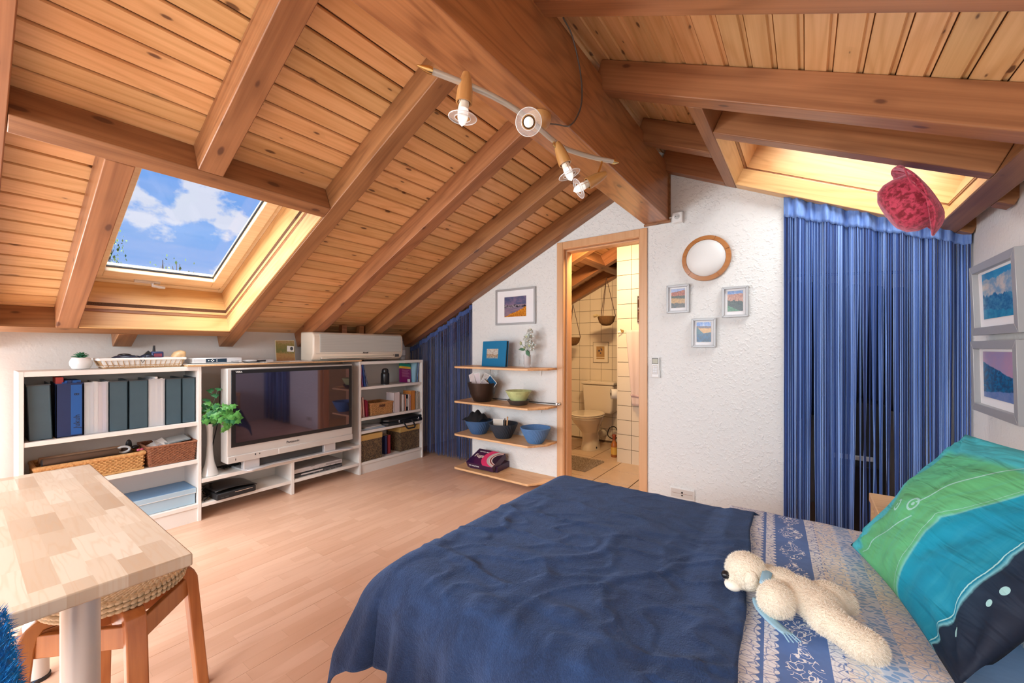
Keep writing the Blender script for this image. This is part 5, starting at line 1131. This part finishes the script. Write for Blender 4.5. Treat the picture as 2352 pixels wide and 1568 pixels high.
OBJ('frame', MB().box(-.115, .15, -.012, 0, -.135, .135), GREYD, th, M=Matrix()); OBJ('glass', MB().box(-.108, .143, -.014, -.012, -.128, .128), plain('mirror_glass', (.85, .8, .7), .03, 1), th, M=Matrix())
COIR = plain('coir', (.20, .10, .035), .95, nscale=60, namt=.5, bump=1, bscale=90, bdist=.008)
def hangbasket(label, x, y, z, top, r, fl_=False):
    t = THING('hanging_basket', label, 'basket', (x, y, z))
    OBJ('coir_bowl', MB().lathe([(.001, -r*1.05), (r*.45, -r*.98), (r*.8, -r*.65), (r, 0), (r*.92, .002), (r*.7, -r*.5), (.001, -r*.8)], 22), COIR, t, M=Matrix())
    rp = MB()
    for k in range(3): a = 2*pi*k/3+.3; rp.tube([(r*cos(a), r*sin(a), 0), (0, 0, top)], .0035, 5)
    OBJ('cords', rp, plain('dark_cord', (.07, .03, .02), .8), t, M=Matrix())
    if fl_:
        f_ = mesh('blossom', MB().grid(petal(.022, .04, .012), 5, 5)); f_.materials.append(plain('cream_petal', (.80, .68, .40), .6))
        for k in range(12): OBJ('petal', f_, None, t, M=T_((-r*1.0, -.05, .0)) @ RZ(k*2.4) @ RX(.5+.25*(k % 4)))
    return t
hangbasket('coconut fibre hanging basket at the left bathroom wall', -2.36, 4.55, 1.335, .42, .095)
hangbasket('coconut fibre hanging basket with a cream flower near the pier', -1.895, 4.50, 1.575, .46, .105, True)
# ------------------------------------------------------------ bed
bed = THING('bed', 'low wooden double bed under the navy blanket', 'bed', (-.2, 1.42, 0))
B('bed_frame', MB().box(-1.08, .68, .93, 1.97, .14, .24), SHELFPINE, bed, bevel=.006)
for x in (-1.0, .60):
    for y in (.96, 1.88): B('leg', MB().box(x, x+.06, y, y+.06, 0, .14), SHELFPINE, bed)
B('mattress', MB().box(-1.08, .69, .92, 1.99, .24, .476), plain('mattress_ticking', (.80, .80, .78), .9), bed, bevel=.04)
FLm, Fnt, Fb = newmat('navy_fleece', (.01, .03, .09), .95)
fn = NOISE(Fnt, OBJC(Fnt), 260, 3, .6); fn2 = NOISE(Fnt, OBJC(Fnt), 9, 5, .65, .8)
fcol = RAMP(Fnt, MA(Fnt, 'ADD', MA(Fnt, 'MULTIPLY', fn, .3), MA(Fnt, 'MULTIPLY', fn2, .7)), [(.36, (.004, .016, .055)), (.64, (.015, .046, .135))])
Fnt.links.new(fcol, Fb.inputs['Base Color']); Fb.inputs['Sheen Weight'].default_value = .28; Fb.inputs['Sheen Roughness'].default_value = .45; Fb.inputs['Sheen Tint'].default_value = (.35, .55, 1, 1)
Fnt.links.new(BUMP(Fnt, MA(Fnt, 'ADD', fn, MA(Fnt, 'MULTIPLY', NOISE(Fnt, OBJC(Fnt), 70, 4, .6), 1.2)), .8, .004), Fb.inputs['Normal'])
X0_, Y0_, Y1_, ZT, RR = -1.06, .87, 1.96, .500, .115
def blanket(a, b_):
    x = -1.345+1.21*a; y = .555+1.745*b_
    ox = max(0, X0_-x); oy = max(0, Y0_-y) if y < Y0_ else max(0, y-Y1_); d = math.hypot(ox, oy)
    cx_, cy_ = max(x, X0_), min(max(y, Y0_), Y1_)
    cr = max(0, cx_-X0_); 
    lift = .012*sin(pi*min(1, max(0, (cx_-X0_)/.9)))*sin(pi*(cy_-Y0_)/(Y1_-Y0_))
    wr_ = 0
    if d < .05:
        n1 = MN.noise(Vector((cx_*3+cy_*2.2, cy_*5.5-cx_*2.0, 1.7))); n2 = MN.noise(Vector((cx_*7+cy_*4, cy_*12-cx_*5, 4.2)))
        wr_ = .009*max(0, 1-abs(n1)*7)+.006*max(0, 1-abs(n2)*6)+.003*n2
        wr_ *= min(1, .35+1.3*max(0, 1.75-cy_))
    if d == 0: 
        ex = .0
        ex = .020*min(1, max(0, (cx_+.30)/.08))
        sh = (.022-.066*(cy_-.97)+.004*sin(cy_*17))*max(0, (cx_+.8)/.665)**2
        return (cx_+sh, cy_, ZT+lift+wr_+ex)
    ux, uy = -ox/d, (-oy if y < Y0_ else oy)/d
    ang = math.atan2(oy, ox) if ox > 0 else pi/2
    if d < RR*pi/2: h_, dr = RR*sin(d/RR), RR*(1-cos(d/RR))
    else: e = d-RR*pi/2; h_, dr = RR+e*.16, RR+e*.985
    corner = sin(2*ang) if ox > 0 and oy > 0 else 0
    hang = max(0, min(1, (d-.08)/.25))
    rp = .018*sin(x*33+1.0)+.010*sin(x*61+2.2) if ox == 0 else .016*sin(y*30)
    if corner: rp = .030*sin(ang*9+1.2)*(1-corner)+.085*corner
    h_ += rp*hang
    return (cx_+ux*h_, cy_+uy*h_, max(.03, ZT+lift*0+wr_*(1-hang)-dr+.006*0))
bl = OBJ('blanket', MB().grid(blanket, 150, 190), FLm, solid=.010); tag(bl, 'navy blue fleece blanket spread over the foot of the bed', 'blanket')
# duvet with printed cover
def duvmat(name, base, base2, lace, shift=0, sc_=1.):
    m, nt, b = newmat(name, rough=.8); o = OBJC(nt); x, y, z = SEP(nt, o)
    xs = MA(nt, 'MULTIPLY_ADD', y, .06, x)
    xs = MA(nt, 'ADD', xs, -.096+shift)
    v1 = N(nt, 'ShaderNodeTexVoronoi', {'Vector': MAPV(nt, o, (42, 75, 50)), 'Scale': 1.}, feature='DISTANCE_TO_EDGE').outputs['Distance']
    v2 = N(nt, 'ShaderNodeTexVoronoi', {'Vector': o, 'Scale': 17., 'Randomness': .5}).outputs['Distance']
    rgs = MA(nt, 'SINE', MA(nt, 'MULTIPLY', v2, 60.))
    lacey = MA(nt, 'MAXIMUM', RAMP(nt, v1, [(.10, (1, 1, 1)), (.14, (0, 0, 0))]), MA(nt, 'MULTIPLY', RAMP(nt, rgs, [(.25, (0, 0, 0)), (.4, (1, 1, 1))]), MA(nt, 'LESS_THAN', v2, .42)))
    lc = MA(nt, 'SUBTRACT', 1, MA(nt, 'MULTIPLY', RAMP(nt, v1, [(.028, (1, 1, 1)), (.060, (0, 0, 0))]), .80))
    nf = NOISE(nt, o, 34, 1.5, .5, 1.6); fl_ = RAMP(nt, MA(nt, 'ABSOLUTE', MA(nt, 'SUBTRACT', nf, .5)), [(.020, (1, 1, 1)), (.032, (0, 0, 0))])
    yw = MA(nt, 'SINE', MA(nt, 'MULTIPLY', y, 42.))
    cen = MA(nt, 'ABSOLUTE', MA(nt, 'SUBTRACT', xs, -.032))
    msk = MA(nt, 'LESS_THAN', cen, MA(nt, 'MULTIPLY_ADD', MA(nt, 'MULTIPLY_ADD', yw, .5, .5), .030, .008))
    fl_ = MA(nt, 'MULTIPLY', fl_, msk)
    sc1 = MA(nt, 'MULTIPLY', MA(nt, 'ABSOLUTE', MA(nt, 'SINE', MA(nt, 'MULTIPLY', y, 140.))), .010)
    def band(a, b_): return MA(nt, 'MULTIPLY', MA(nt, 'GREATER_THAN', xs, a), MA(nt, 'LESS_THAN', xs, b_))
    def bandw(a, b_): return MA(nt, 'MULTIPLY', MA(nt, 'GREATER_THAN', xs, a), MA(nt, 'LESS_THAN', MA(nt, 'SUBTRACT', xs, sc1), b_))
    bcol = MIX(nt, MA(nt, 'GREATER_THAN', xs, .055), base, base2)
    col = MIX(nt, fl_, bcol, lace)
    tan = tuple(lace[i]*(1, .93, .84)[i] for i in range(3))
    for a, b_, c in ((-.40, -.125, lace), (-.108, -.088, lace), (.018, .040, lace), (.046, .100, tan), (.155, .24, tan), (.40, .50, lace)):
        f = MA(nt, 'MULTIPLY', bandw(a, b_), MA(nt, 'MAXIMUM', MA(nt, 'MULTIPLY', lc, .92), 0))
        col = MIX(nt, f, col, MIX(nt, RAMP(nt, rgs, [(.2, (0, 0, 0)), (.5, (1, 1, 1))]), c, tuple(k*.86 for k in c)))
    col = MIX(nt, MA(nt, 'MULTIPLY', band(.10, .155), MA(nt, 'MULTIPLY', lacey, .55)), col, lace)
    nt.links.new(col, b.inputs['Base Color']); nt.links.new(BUMP(nt, NOISE(nt, o, 11, 3), .35, .02), b.inputs['Normal']); return m
DUV = duvmat('duvet_print', (.12, .22, .50), (.27, .46, .74), (.93, .94, .96))
def duvet(a, b_):
    x = -.27+.95*a; y = .45+1.68*b_; dy = max(0, y-2.0); dn = max(0, .87-y)
    z = .496+.012*sin(pi*a)+.004*sin(y*11+x*7)+.004*MN.noise(Vector((x*8, y*6, 0)))
    if dy: z -= dy*dy*4.5; 
    if dn: z -= dn*.95; y = .87-dn*.22
    return (x, y, z)
dv = OBJ('duvet', MB().grid(duvet, 60, 110), DUV, solid=.018); tag(dv, 'blue and white lace printed duvet folded at the head of the bed', 'duvet')
# big pillow
A_, B_, C_, D2 = Vector((.425, 1.95, .925)), Vector((.125, 1.80, .535)), Vector((.245, 1.17, .535)), Vector((.60, 1.30, .965))
def pillowgrid(A_, B_, C_, D2, thick, nu=56, sag=.045, crease=.012):
    nrm = (B_-A_).cross(D2-A_).normalized()
    if nrm.x > 0: nrm = -nrm
    mb = MB(); uv = []
    cen = (A_+B_+C_+D2)/4
    for side in (1, -1):
        o = len(mb.v)
        for i in range(nu+1):
            for j in range(nu+1):
                u, v = i/nu, j/nu       # u: far to near, v: top to bottom
                p = (A_*(1-u)+D2*u)*(1-v)+(B_*(1-u)+C_*u)*v
                su, sv = sin(pi*u), sin(pi*v)
                eu, ev = (1-abs(2*v-1)**3), (1-abs(2*u-1)**3)
                p = p+(cen-p)*(.10*(su*(abs(2*v-1)**2)+sv*(abs(2*u-1)**2)))*1.0*(sag/.045)*.6
                t = (max(0, su)**.55)*(max(0, sv)**.55)*thick
                w_ = crease*(MN.noise(Vector((u*5, v*5, side*3.)))+.6*MN.noise(Vector((u*14+v*6, v*4, 8.))))*min(1, 3*su)*min(1, 3*sv)
                # gathers running out of the corners
                for cu, cv in ((0, 0), (0, 1), (1, 0), (1, 1)):
                    dd_ = math.hypot(u-cu, v-cv)
                    if dd_ < .45: w_ += .010*sin(math.atan2(abs(v-cv), abs(u-cu)+1e-6)*14)*(1-dd_/.45)*min(1, dd_*8)
                mb.v.append(tuple(p+nrm*side*(t+w_*(1 if t > .01 else .2)))); uv.append((u, v))
        for i in range(nu):
            for j in range(nu):
                a = o+i*(nu+1)+j; mb.f.append((a, a+nu+1, a+nu+2, a+1))
    me = bpy.data.meshes.new('pillow'); me.from_pydata(mb.v, [], mb.f)
    ul = me.uv_layers.new(name='UVMap')
    for l in me.loops: ul.data[l.index].uv = uv[l.vertex_index]
    bm = bmesh.new(); bm.from_mesh(me); bmesh.ops.remove_doubles(bm, verts=bm.verts, dist=.0008); bmesh.ops.recalc_face_normals(bm, faces=bm.faces); bm.to_mesh(me); bm.free(); me.shade_smooth(); return me
PM, pnt2, pb2 = newmat('batik_cover', rough=.75)
uvn = N(pnt2, 'ShaderNodeTexCoord').outputs['UV']; U, V, _ = SEP(pnt2, uvn)
jit = MA(pnt2, 'MULTIPLY_ADD', NOISE(pnt2, uvn, 6, 4, .6), .03, -.015)
wq = MA(pnt2, 'MULTIPLY', MA(pnt2, 'MAXIMUM', MA(pnt2, 'SUBTRACT', .55, V), 0), MA(pnt2, 'MULTIPLY', MA(pnt2, 'SUBTRACT', .9, U), 3.0))
W = MA(pnt2, 'ADD', MA(pnt2, 'MULTIPLY_ADD', wq, -.9, U), jit)
RIM = MA(pnt2, 'MINIMUM', MA(pnt2, 'DIVIDE', U, .15), MA(pnt2, 'DIVIDE', V, .20))
st_n = NOISE(pnt2, CMB(pnt2, MA(pnt2, 'MULTIPLY', W, 30), MA(pnt2, 'MULTIPLY', V, 2), 0), 1, 4, .6)
cA = RAMP(pnt2, W, [(0, (.10, .52, .26)), (.30, (.12, .50, .20)), (.560, (.13, .54, .24)), (.575, (.20, .62, .55)), (.585, (.0, .34, .50)), (.70, (.0, .27, .42)), (.84, (.0, .24, .36)), (.857, (.0, .19, .30)), (.862, (.20, .55, .62)), (.870, (.001, .018, .045)), (1.0, (.002, .008, .025))])
cA = MIX(pnt2, RAMP(pnt2, MA(pnt2, 'ADD', RIM, MA(pnt2, 'MULTIPLY', jit, 6)), [(.75, (1, 1, 1)), (1.25 if False else 1.0, (0, 0, 0))]), cA, (.06, .52, .60))
cA = MIX(pnt2, MA(pnt2, 'MULTIPLY', RAMP(pnt2, st_n, [(.50, (0, 0, 0)), (.72, (1, 1, 1))]), MA(pnt2, 'MULTIPLY', MA(pnt2, 'LESS_THAN', W, .85), .18)), cA, (.08, .50, .58), 'MIX')
# batik lines and dots
def nearw(val, w_): return MA(pnt2, 'LESS_THAN', MA(pnt2, 'ABSOLUTE', MA(pnt2, 'SUBTRACT', W, val)), w_)
def lnear(cu, cv, k, wd, v0, v1):
    e = MA(pnt2, 'ABSOLUTE', MA(pnt2, 'SUBTRACT', MA(pnt2, 'ADD', MA(pnt2, 'MULTIPLY', U, cu), MA(pnt2, 'MULTIPLY', V, cv)), k))
    return MA(pnt2, 'MULTIPLY', MA(pnt2, 'LESS_THAN', e, wd), MA(pnt2, 'MULTIPLY', MA(pnt2, 'GREATER_THAN', V, v0), MA(pnt2, 'LESS_THAN', V, v1)))
lin = MA(pnt2, 'MAXIMUM', MA(pnt2, 'MAXIMUM', lnear(1, .7, .86, .004, .62, .97), lnear(1, .50, .665, .004, .08, .55)), MA(pnt2, 'MAXIMUM', nearw(.545, .0016), nearw(.850, .0018)))
def disc(u0, v0, r0, r1=None):
    d = N(pnt2, 'ShaderNodeVectorMath', {0: MAPV(pnt2, uvn, (1, .62, 1)), 1: (u0, v0*.62, 0)}, operation='DISTANCE').outputs['Value']
    if r1 is None: return MA(pnt2, 'LESS_THAN', d, r0)
    return MA(pnt2, 'MULTIPLY', MA(pnt2, 'GREATER_THAN', d, r0), MA(pnt2, 'LESS_THAN', d, r1))
for q in (disc(.30, .615, .016, .023), disc(.30, .615, .006), disc(.385, .565, .018, .026), disc(.385, .565, .007), disc(.93, .65, .012), disc(.92, .72, .009), disc(.90, .88, .010)): lin = MA(pnt2, 'MAXIMUM', lin, q)
cA = MIX(pnt2, MA(pnt2, 'MULTIPLY', lin, .8), cA, (.42, .74, .72))
pnt2.links.new(cA, pb2.inputs['Base Color']); pnt2.links.new(BUMP(pnt2, NOISE(pnt2, MAPV(pnt2, uvn, (2, 6, 1)), 2.2, 2.5, .5, .6), .55, .03), pb2.inputs['Normal']); pb2.inputs['Sheen Weight'].default_value = .0
pw_ = OBJ('pillow', pillowgrid(A_, B_, C_, D2, .085), PM); tag(pw_, 'large batik pillow striped green, teal and dark navy at the bed head', 'pillow')
DUV2 = duvmat('pillow_print', (.02, .10, .26), (.10, .22, .42), (.66, .66, .68), -.28)
p2 = OBJ('pillow', pillowgrid(Vector((.64, 1.16, .72)), Vector((.20, 1.12, .54)), Vector((.22, .62, .54)), Vector((.66, .62, .70)), .065, 36), DUV2); tag(p2, 'dark blue lace printed pillow lying at the lower right bed corner', 'pillow')
p3_ = OBJ('pillow', pillowgrid(Vector((.66, 1.92, .74)), Vector((.42, 1.92, .54)), Vector((.44, 1.25, .54)), Vector((.68, 1.25, .76)), .06, 30), MATW); tag(p3_, 'plain white pillow propping the batik pillow against the wall', 'pillow')
# small pine bedside stand beyond the bed
st = THING('bedside_stand', 'small pine stand between the bed head and the blue curtain', 'stand', (.40, 2.40, -.055))
OBJ('top', MB().box(-.155, .15, -.16, .16, .535, .575), SHELFPINE, st, M=Matrix(), bevel=.004)
for x in (-.15, .12):
    for y in (-.155, .125): OBJ('leg', MB().box(x, x+.03, y, y+.03, 0, .535), SHELFPINE, st, M=Matrix())
OBJ('rail', MB().box(-.15, .15, -.15, -.13, .25, .29), SHELFPINE, st, M=Matrix())
# ------------------------------------------------------------ plush dog
PL = plain('cream_plush', (.86, .76, .60), .95, nscale=14, namt=.15, bump=.9, bscale=160, bdist=.006); PL2 = plain('fur_tip', (.90, .83, .70), .95)
dog = THING('plush_dog', 'cream fluffy plush dog lying face down on the printed duvet', 'toy', (-.03, 1.26, .53))
blobs = [((-.132, 1.285, .592), (.052, .052, .050)), ((-.152, 1.262, .575), (.028, .026, .026)), ((-.090, 1.300, .575), (.040, .042, .036)), ((-.050, 1.285, .580), (.050, .052, .042)), ((-.010, 1.268, .578), (.052, .054, .042)), ((.025, 1.245, .575), (.050, .056, .040)),
         ((-.060, 1.205, .580), (.040, .048, .044)), ((-.080, 1.345, .565), (.032, .036, .030)), ((.045, 1.302, .572), (.046, .042, .040)), ((.070, 1.320, .565), (.036, .032, .032)), ((.045, 1.200, .572), (.042, .044, .038)), ((.072, 1.178, .568), (.038, .038, .034)), ((.102, 1.158, .565), (.042, .042, .034))]
bmm = MB()
for c, r_ in blobs: bmm.ell(c, r_, 20, 14)
body = OBJ('body', bmm, PL, dog); rmh = body.modifiers.new('remesh', 'REMESH'); rmh.mode = 'VOXEL'; rmh.voxel_size = .0045; rmh.use_smooth_shade = True
sm_ = body.modifiers.new('smooth', 'SMOOTH'); sm_.iterations = 6; sm_.factor = .6
fr_ = random.Random(4); fur = MB()
for c, r_ in blobs:
    n_ = int(6500*(r_[0]*r_[1])/(.045*.045)*.6)
    for i in range(n_):
        z = fr_.uniform(-.5, 1); q = fr_.uniform(0, 2*pi); s_ = math.sqrt(max(0, 1-z*z)); nv = Vector((s_*cos(q), s_*sin(q), z)); p = Vector(c)+Vector((nv.x*r_[0], nv.y*r_[1], nv.z*r_[2]))*.95
        if any(((p.x-c2[0])/r2[0])**2+((p.y-c2[1])/r2[1])**2+((p.z-c2[2])/r2[2])**2 < .85 for c2, r2 in blobs if c2 != c): continue
        L = fr_.uniform(.004, .009); dr = (nv+Vector((fr_.uniform(-.5, .5), fr_.uniform(-.5, .5), fr_.uniform(-.5, .3)))).normalized(); sd = dr.cross(Vector((fr_.uniform(-1, 1), fr_.uniform(-1, 1), .3))).normalized()*.0006
        o = len(fur.v); tip = p+dr*L+Vector((0, 0, -.002)); fur.v += [tuple(p-sd), tuple(p+sd), tuple(tip)]; fur.f.append((o, o+1, o+2))
fo = B('fur', fur, PL2, dog); fo['kind'] = 'stuff'
B('nose', MB().ell((-.178, 1.252, .582), (.012, .012, .011), 14, 10), BLACK, dog); B('muzzle', MB().ell((-.160, 1.248, .562), (.022, .018, .015), 14, 10), PL2, dog)
B('ear', MB().ell((-.118, 1.245, .590), (.020, .016, .028), 14, 10), PL, dog); B('ear', MB().ell((-.112, 1.328, .592), (.020, .016, .028), 14, 10), PL, dog); B('eye', MB().ell((-.172, 1.272, .598), (.005, .005, .005), 10, 8), BLACK, dog)
RB = plain('blue_ribbon', (.30, .52, .66), .6)
B('ribbon', MB().grid(lambda a, b_: ((-.096+.022*b_)+.004*sin(a*3), 1.262+.075*sin(a*2.4-.6)-.01, .575+.040*cos(a*2.4-.6)), 16, 3), RB, dog, solid=.002)
B('ribbon_tail', MB().grid(lambda a, b_: (-.112+.022*b_+.070*a*a+.0*b_, 1.225-.095*a+.012*b_, .556-.012*a), 16, 3), RB, dog, solid=.002)
B('ribbon_fringe', MB().box(0, 0.001, 0, .001, 0, .001, T_((-.045, 1.13, .545))) if False else MB().tube([(-.042, 1.131, .546), (-.030, 1.108, .544)], .0018, 4).tube([(-.036, 1.133, .546), (-.022, 1.112, .544)], .0018, 4).tube([(-.030, 1.136, .546), (-.014, 1.118, .544)], .0018, 4).tube([(-.025, 1.139, .546), (-.008, 1.124, .544)], .0018, 4), RB, dog)

# ------------------------------------------------------------ table, stool, throw
BLK, bnt_, bb__ = newmat('butcher_block', rough=.42); bo = OBJC(bnt_); bx_, by_, bz_ = SEP(bnt_, bo)
rw_ = MA(bnt_, 'FLOOR', MA(bnt_, 'DIVIDE', by_, .044)); xx = MA(bnt_, 'ADD', bx_, MA(bnt_, 'MULTIPLY', N(bnt_, 'ShaderNodeTexWhiteNoise', {'Vector': CMB(bnt_, rw_, 0, 0)}).outputs['Value'], .9)); cl_ = MA(bnt_, 'FLOOR', MA(bnt_, 'DIVIDE', xx, .185))
wv = N(bnt_, 'ShaderNodeTexWhiteNoise', {'Vector': CMB(bnt_, rw_, cl_, 2)}).outputs['Value']
gg = NOISE(bnt_, CMB(bnt_, MA(bnt_, 'MULTIPLY_ADD', bx_, 2.5, MA(bnt_, 'MULTIPLY', wv, 40)), MA(bnt_, 'MULTIPLY', by_, 30), MA(bnt_, 'MULTIPLY', wv, 17)), 1, 2, .5)
rr_ = MA(bnt_, 'POWER', MA(bnt_, 'MULTIPLY_ADD', MA(bnt_, 'SINE', MA(bnt_, 'MULTIPLY', gg, 45)), .5, .5), 5)
cc_ = RAMP(bnt_, wv, [(0, (.47, .355, .25)), (.5, (.58, .485, .37)), (1, (.66, .59, .48))]); cc_ = MIX(bnt_, MA(bnt_, 'MULTIPLY', rr_, .25), cc_, (.50, .32, .18))
bnt_.links.new(cc_, bb__.inputs['Base Color']); bb__.inputs['Coat Weight'].default_value = .15
tb_ = THING('dining_table', 'butcher block table with round grey metal legs at the left', 'table', (-1.77, -.05, 0))
OBJ('tabletop', MB().box(-.615, .615, -.42, .375, .703, .731), BLK, tb_, M=Matrix(), bevel=.003)
LG = plain('grey_leg_metal', (.58, .58, .56), .3, .2)
for x, y in ((.532, .205), (-.50, .225), (.545, -.33), (-.50, -.33)):
    lg = OBJ('leg', MB().lathe([(.030, 0), (.030, .702)], 28, T_((x, y, 0))), LG, tb_, M=Matrix())
    OBJ('foot_ring', MB().lathe([(.034, 0), (.034, .012), (.0305, .014)], 28, T_((x, y, 0))), BLACK, lg, M=Matrix())
OBJ('apron', MB().box(-.5, .5, -.32, -.28, .66, .702), LG, tb_, M=Matrix())
so = THING('stool', 'brown stained four legged stool with round woven cushion under the table', 'stool', (-1.755, .300, 0), rz=0)
def leg_mesh():
    # bent leg: vertical post curving inwards at the top (local +x is outwards)
    w_ = .024; prof = [(.205, 0), (.238, 0), (.203, .405), (.192, .432), (.170, .447), (.06, .447), (.06, .418), (.155, .418), (.166, .40), (.172, .37)]
    return mesh('leg', MB().prism(prof, -w_, w_, 'Y'))
lgm = leg_mesh()
for k in range(4): OBJ('leg', lgm, STOOLW, so, M=RZ(pi/2*k+.03), bevel=.004)
OBJ('seat_rail', MB().box(-.165, .165, -.018, .018, .355, .415, RZ(.03)), STOOLW, so, M=Matrix(), bevel=.003); OBJ('seat_rail', MB().box(-.018, .018, -.165, .165, .355, .415, RZ(.03)), STOOLW, so, M=Matrix(), bevel=.003)
for k in range(4): OBJ('apron', MB().box(-.12, .12, .118, .136, .345, .408), STOOLW, so, M=RZ(pi/4+pi/2*k+.03), bevel=.003)
cu = THING('seat_pad', 'round braided straw pad lying on the brown stool', 'cushion', (-1.755, .300, .448))
BR = plain('straw_braid', (.66, .54, .36), .75, nscale=40, namt=.35)
rs2 = random.Random(8)
kn = mesh('braid', MB().ell((0, 0, 0), (.0125, .0062, .0058), 8, 6)); kn.materials.append(BR)
bra = MB()
for lay, (z, rads) in enumerate(((.008, (.158,)), (.022, (.162,)), (.034, [.010+.0135*i for i in range(12)]))):
    for r_ in rads:
        n_ = max(5, int(2*pi*r_/.0150)); zz = z if r_ < .15 else z-.003
        for sgn in (-1, 1):
            for k in range(n_):
                a = 2*pi*(k+(.5 if sgn > 0 else 0))/n_
                M_ = T_(((r_+sgn*.0035)*cos(a), (r_+sgn*.0035)*sin(a), zz)) @ RZ(a+pi/2+sgn*.55)
                bra.ell((0, 0, 0), (.0120, .0056, .0062), 7, 5, None) if False else None
                o = len(bra.v); prof = [(max(1e-4, sin(pi*i/5)), -cos(pi*i/5)) for i in range(6)]
                bra.lathe(prof, 6, M_ @ Matrix.Diagonal((.0122, .0060, .0062, 1)), caps=False)
bo_ = OBJ('braid', bra, BR, cu, M=Matrix()); bo_['kind'] = 'stuff'
OBJ('core', MB().lathe([(.15, 0), (.158, .008), (.158, .026), (.15, .030)], 36), plain('straw_core', (.30, .22, .12), .9), cu, M=Matrix())
# chair back with a fluffy blue throw at the near table end
BT = plain('blue_fluff', (.0, .16, .45), .95, nscale=40, namt=.3)
ch = THING('chair', 'wooden chair with its back covered by the blue throw, lower left corner', 'chair', (-.90, -.14, 0))
OBJ('seat', MB().box(-.20, .20, -.20, .18, .43, .46), STOOLW, ch, M=Matrix(), bevel=.01)
for x in (-.18, .15):
    for y in (-.18, .13): OBJ('leg', MB().box(x, x+.035, y, y+.035, 0, .43 if y < 0 else .74), STOOLW, ch, M=Matrix(), bevel=.004)
OBJ('backrest', MB().box(-.145, .15, .135, .155, .60, .72), STOOLW, ch, M=Matrix(), bevel=.006)
tw = THING('throw', 'fluffy bright blue throw over the chair back in the lower left corner', 'throw', (-.90, .01, .55))
OBJ('cloth', MB().box(-.215, .20, -.030, .040, -.02, .218), BT, tw, M=Matrix(), bevel=.03)
fz = MB(); fr2 = random.Random(2)
for i in range(9000):
    f_ = fr2.choice((0, 0, 1, 1, 2, 2)); 
    if f_ == 0: p = Vector((fr2.uniform(-.215, .20), .040, fr2.uniform(-.02, .205))); nv = Vector((0, 1, 0))
    elif f_ == 1: p = Vector((fr2.uniform(-.205, .19), fr2.uniform(-.03, .04), .216)); nv = Vector((0, 0, 1))
    else: p = Vector((fr2.choice((-.214, .199)), fr2.uniform(-.03, .04), fr2.uniform(-.02, .205))); nv = Vector((math.copysign(1, p.x), 0, 0))
    dr = (nv+Vector((fr2.uniform(-.8, .8), fr2.uniform(-.8, .8), fr2.uniform(-.8, .4)))).normalized(); L = fr2.uniform(.008, .016); sd = dr.cross(Vector((.3, .5, .8))).normalized()*.0009; o = len(fz.v)
    fz.v += [tuple(p-sd), tuple(p+sd), tuple(p+dr*L)]; fz.f.append((o, o+1, o+2))
o = OBJ('pile', fz, BT, tw, M=Matrix()); o['kind'] = 'stuff'
# ------------------------------------------------------------ trees outside the roof window
BK = plain('bark', (.10, .07, .045), .9); LV = plain('tree_leaf', (.10, .17, .05), .6, nscale=4, namt=.5)
def tree(label, x, y, top, spread, n_, seed, leafs, dens=1.):
    r3 = random.Random(seed); t = THING('tree', label, 'tree', (x, y, -3)); H_ = top+3
    OBJ('trunk', MB().tube([(0, 0, 0), (.05, .03, H_*.5), (0, 0, H_*.8)], [.10, .06, .03], 8), BK, t, M=Matrix())
    br, lf = MB(), MB()
    for i in range(n_):
        z0 = H_*r3.uniform(.55, .85); a = r3.uniform(0, 2*pi); e = Vector((spread*cos(a)*r3.uniform(.3, 1), spread*sin(a)*r3.uniform(.3, 1), H_*r3.uniform(.86, 1)))
        s_ = Vector((0, 0, z0)); m_ = s_.lerp(e, .5)+Vector((r3.uniform(-.1, .1), r3.uniform(-.1, .1), .08)); br.tube([s_, m_, e], [.02, .012, .004], 5)
        for k in range(leafs):
            f = r3.uniform(.35, 1.05); p = s_.lerp(m_, f*2) if f < .5 else m_.lerp(e, f*2-1); p = p+Vector((r3.uniform(-1, 1), r3.uniform(-1, 1), r3.uniform(-1, 1)))*.16
            q = Euler((r3.uniform(0, 6), r3.uniform(0, 6), 0)).to_matrix(); L = r3.uniform(.02, .036); o = len(lf.v)
            for c in ((-L, 0, 0), (0, -L*.5, 0), (L, 0, 0), (0, L*.5, 0)): lf.v.append(tuple(p+q @ Vector(c)))
            lf.f.append((o, o+1, o+2, o+3))
    OBJ('branches', br, BK, t, M=Matrix()); o = OBJ('foliage', lf, LV, t, M=Matrix()); o['kind'] = 'stuff'
tree('bushy green tree top at the left lower corner of the roof window', -8.6, 1.08, 2.82, .50, 70, 1, 90)
tree('sparse twiggy tree top in the middle of the roof window', -7.8, 1.95, 2.56, .34, 30, 2, 9)
tree('low bush top at the right lower corner of the roof window', -7.3, 2.42, 2.24, .30, 22, 3, 10)
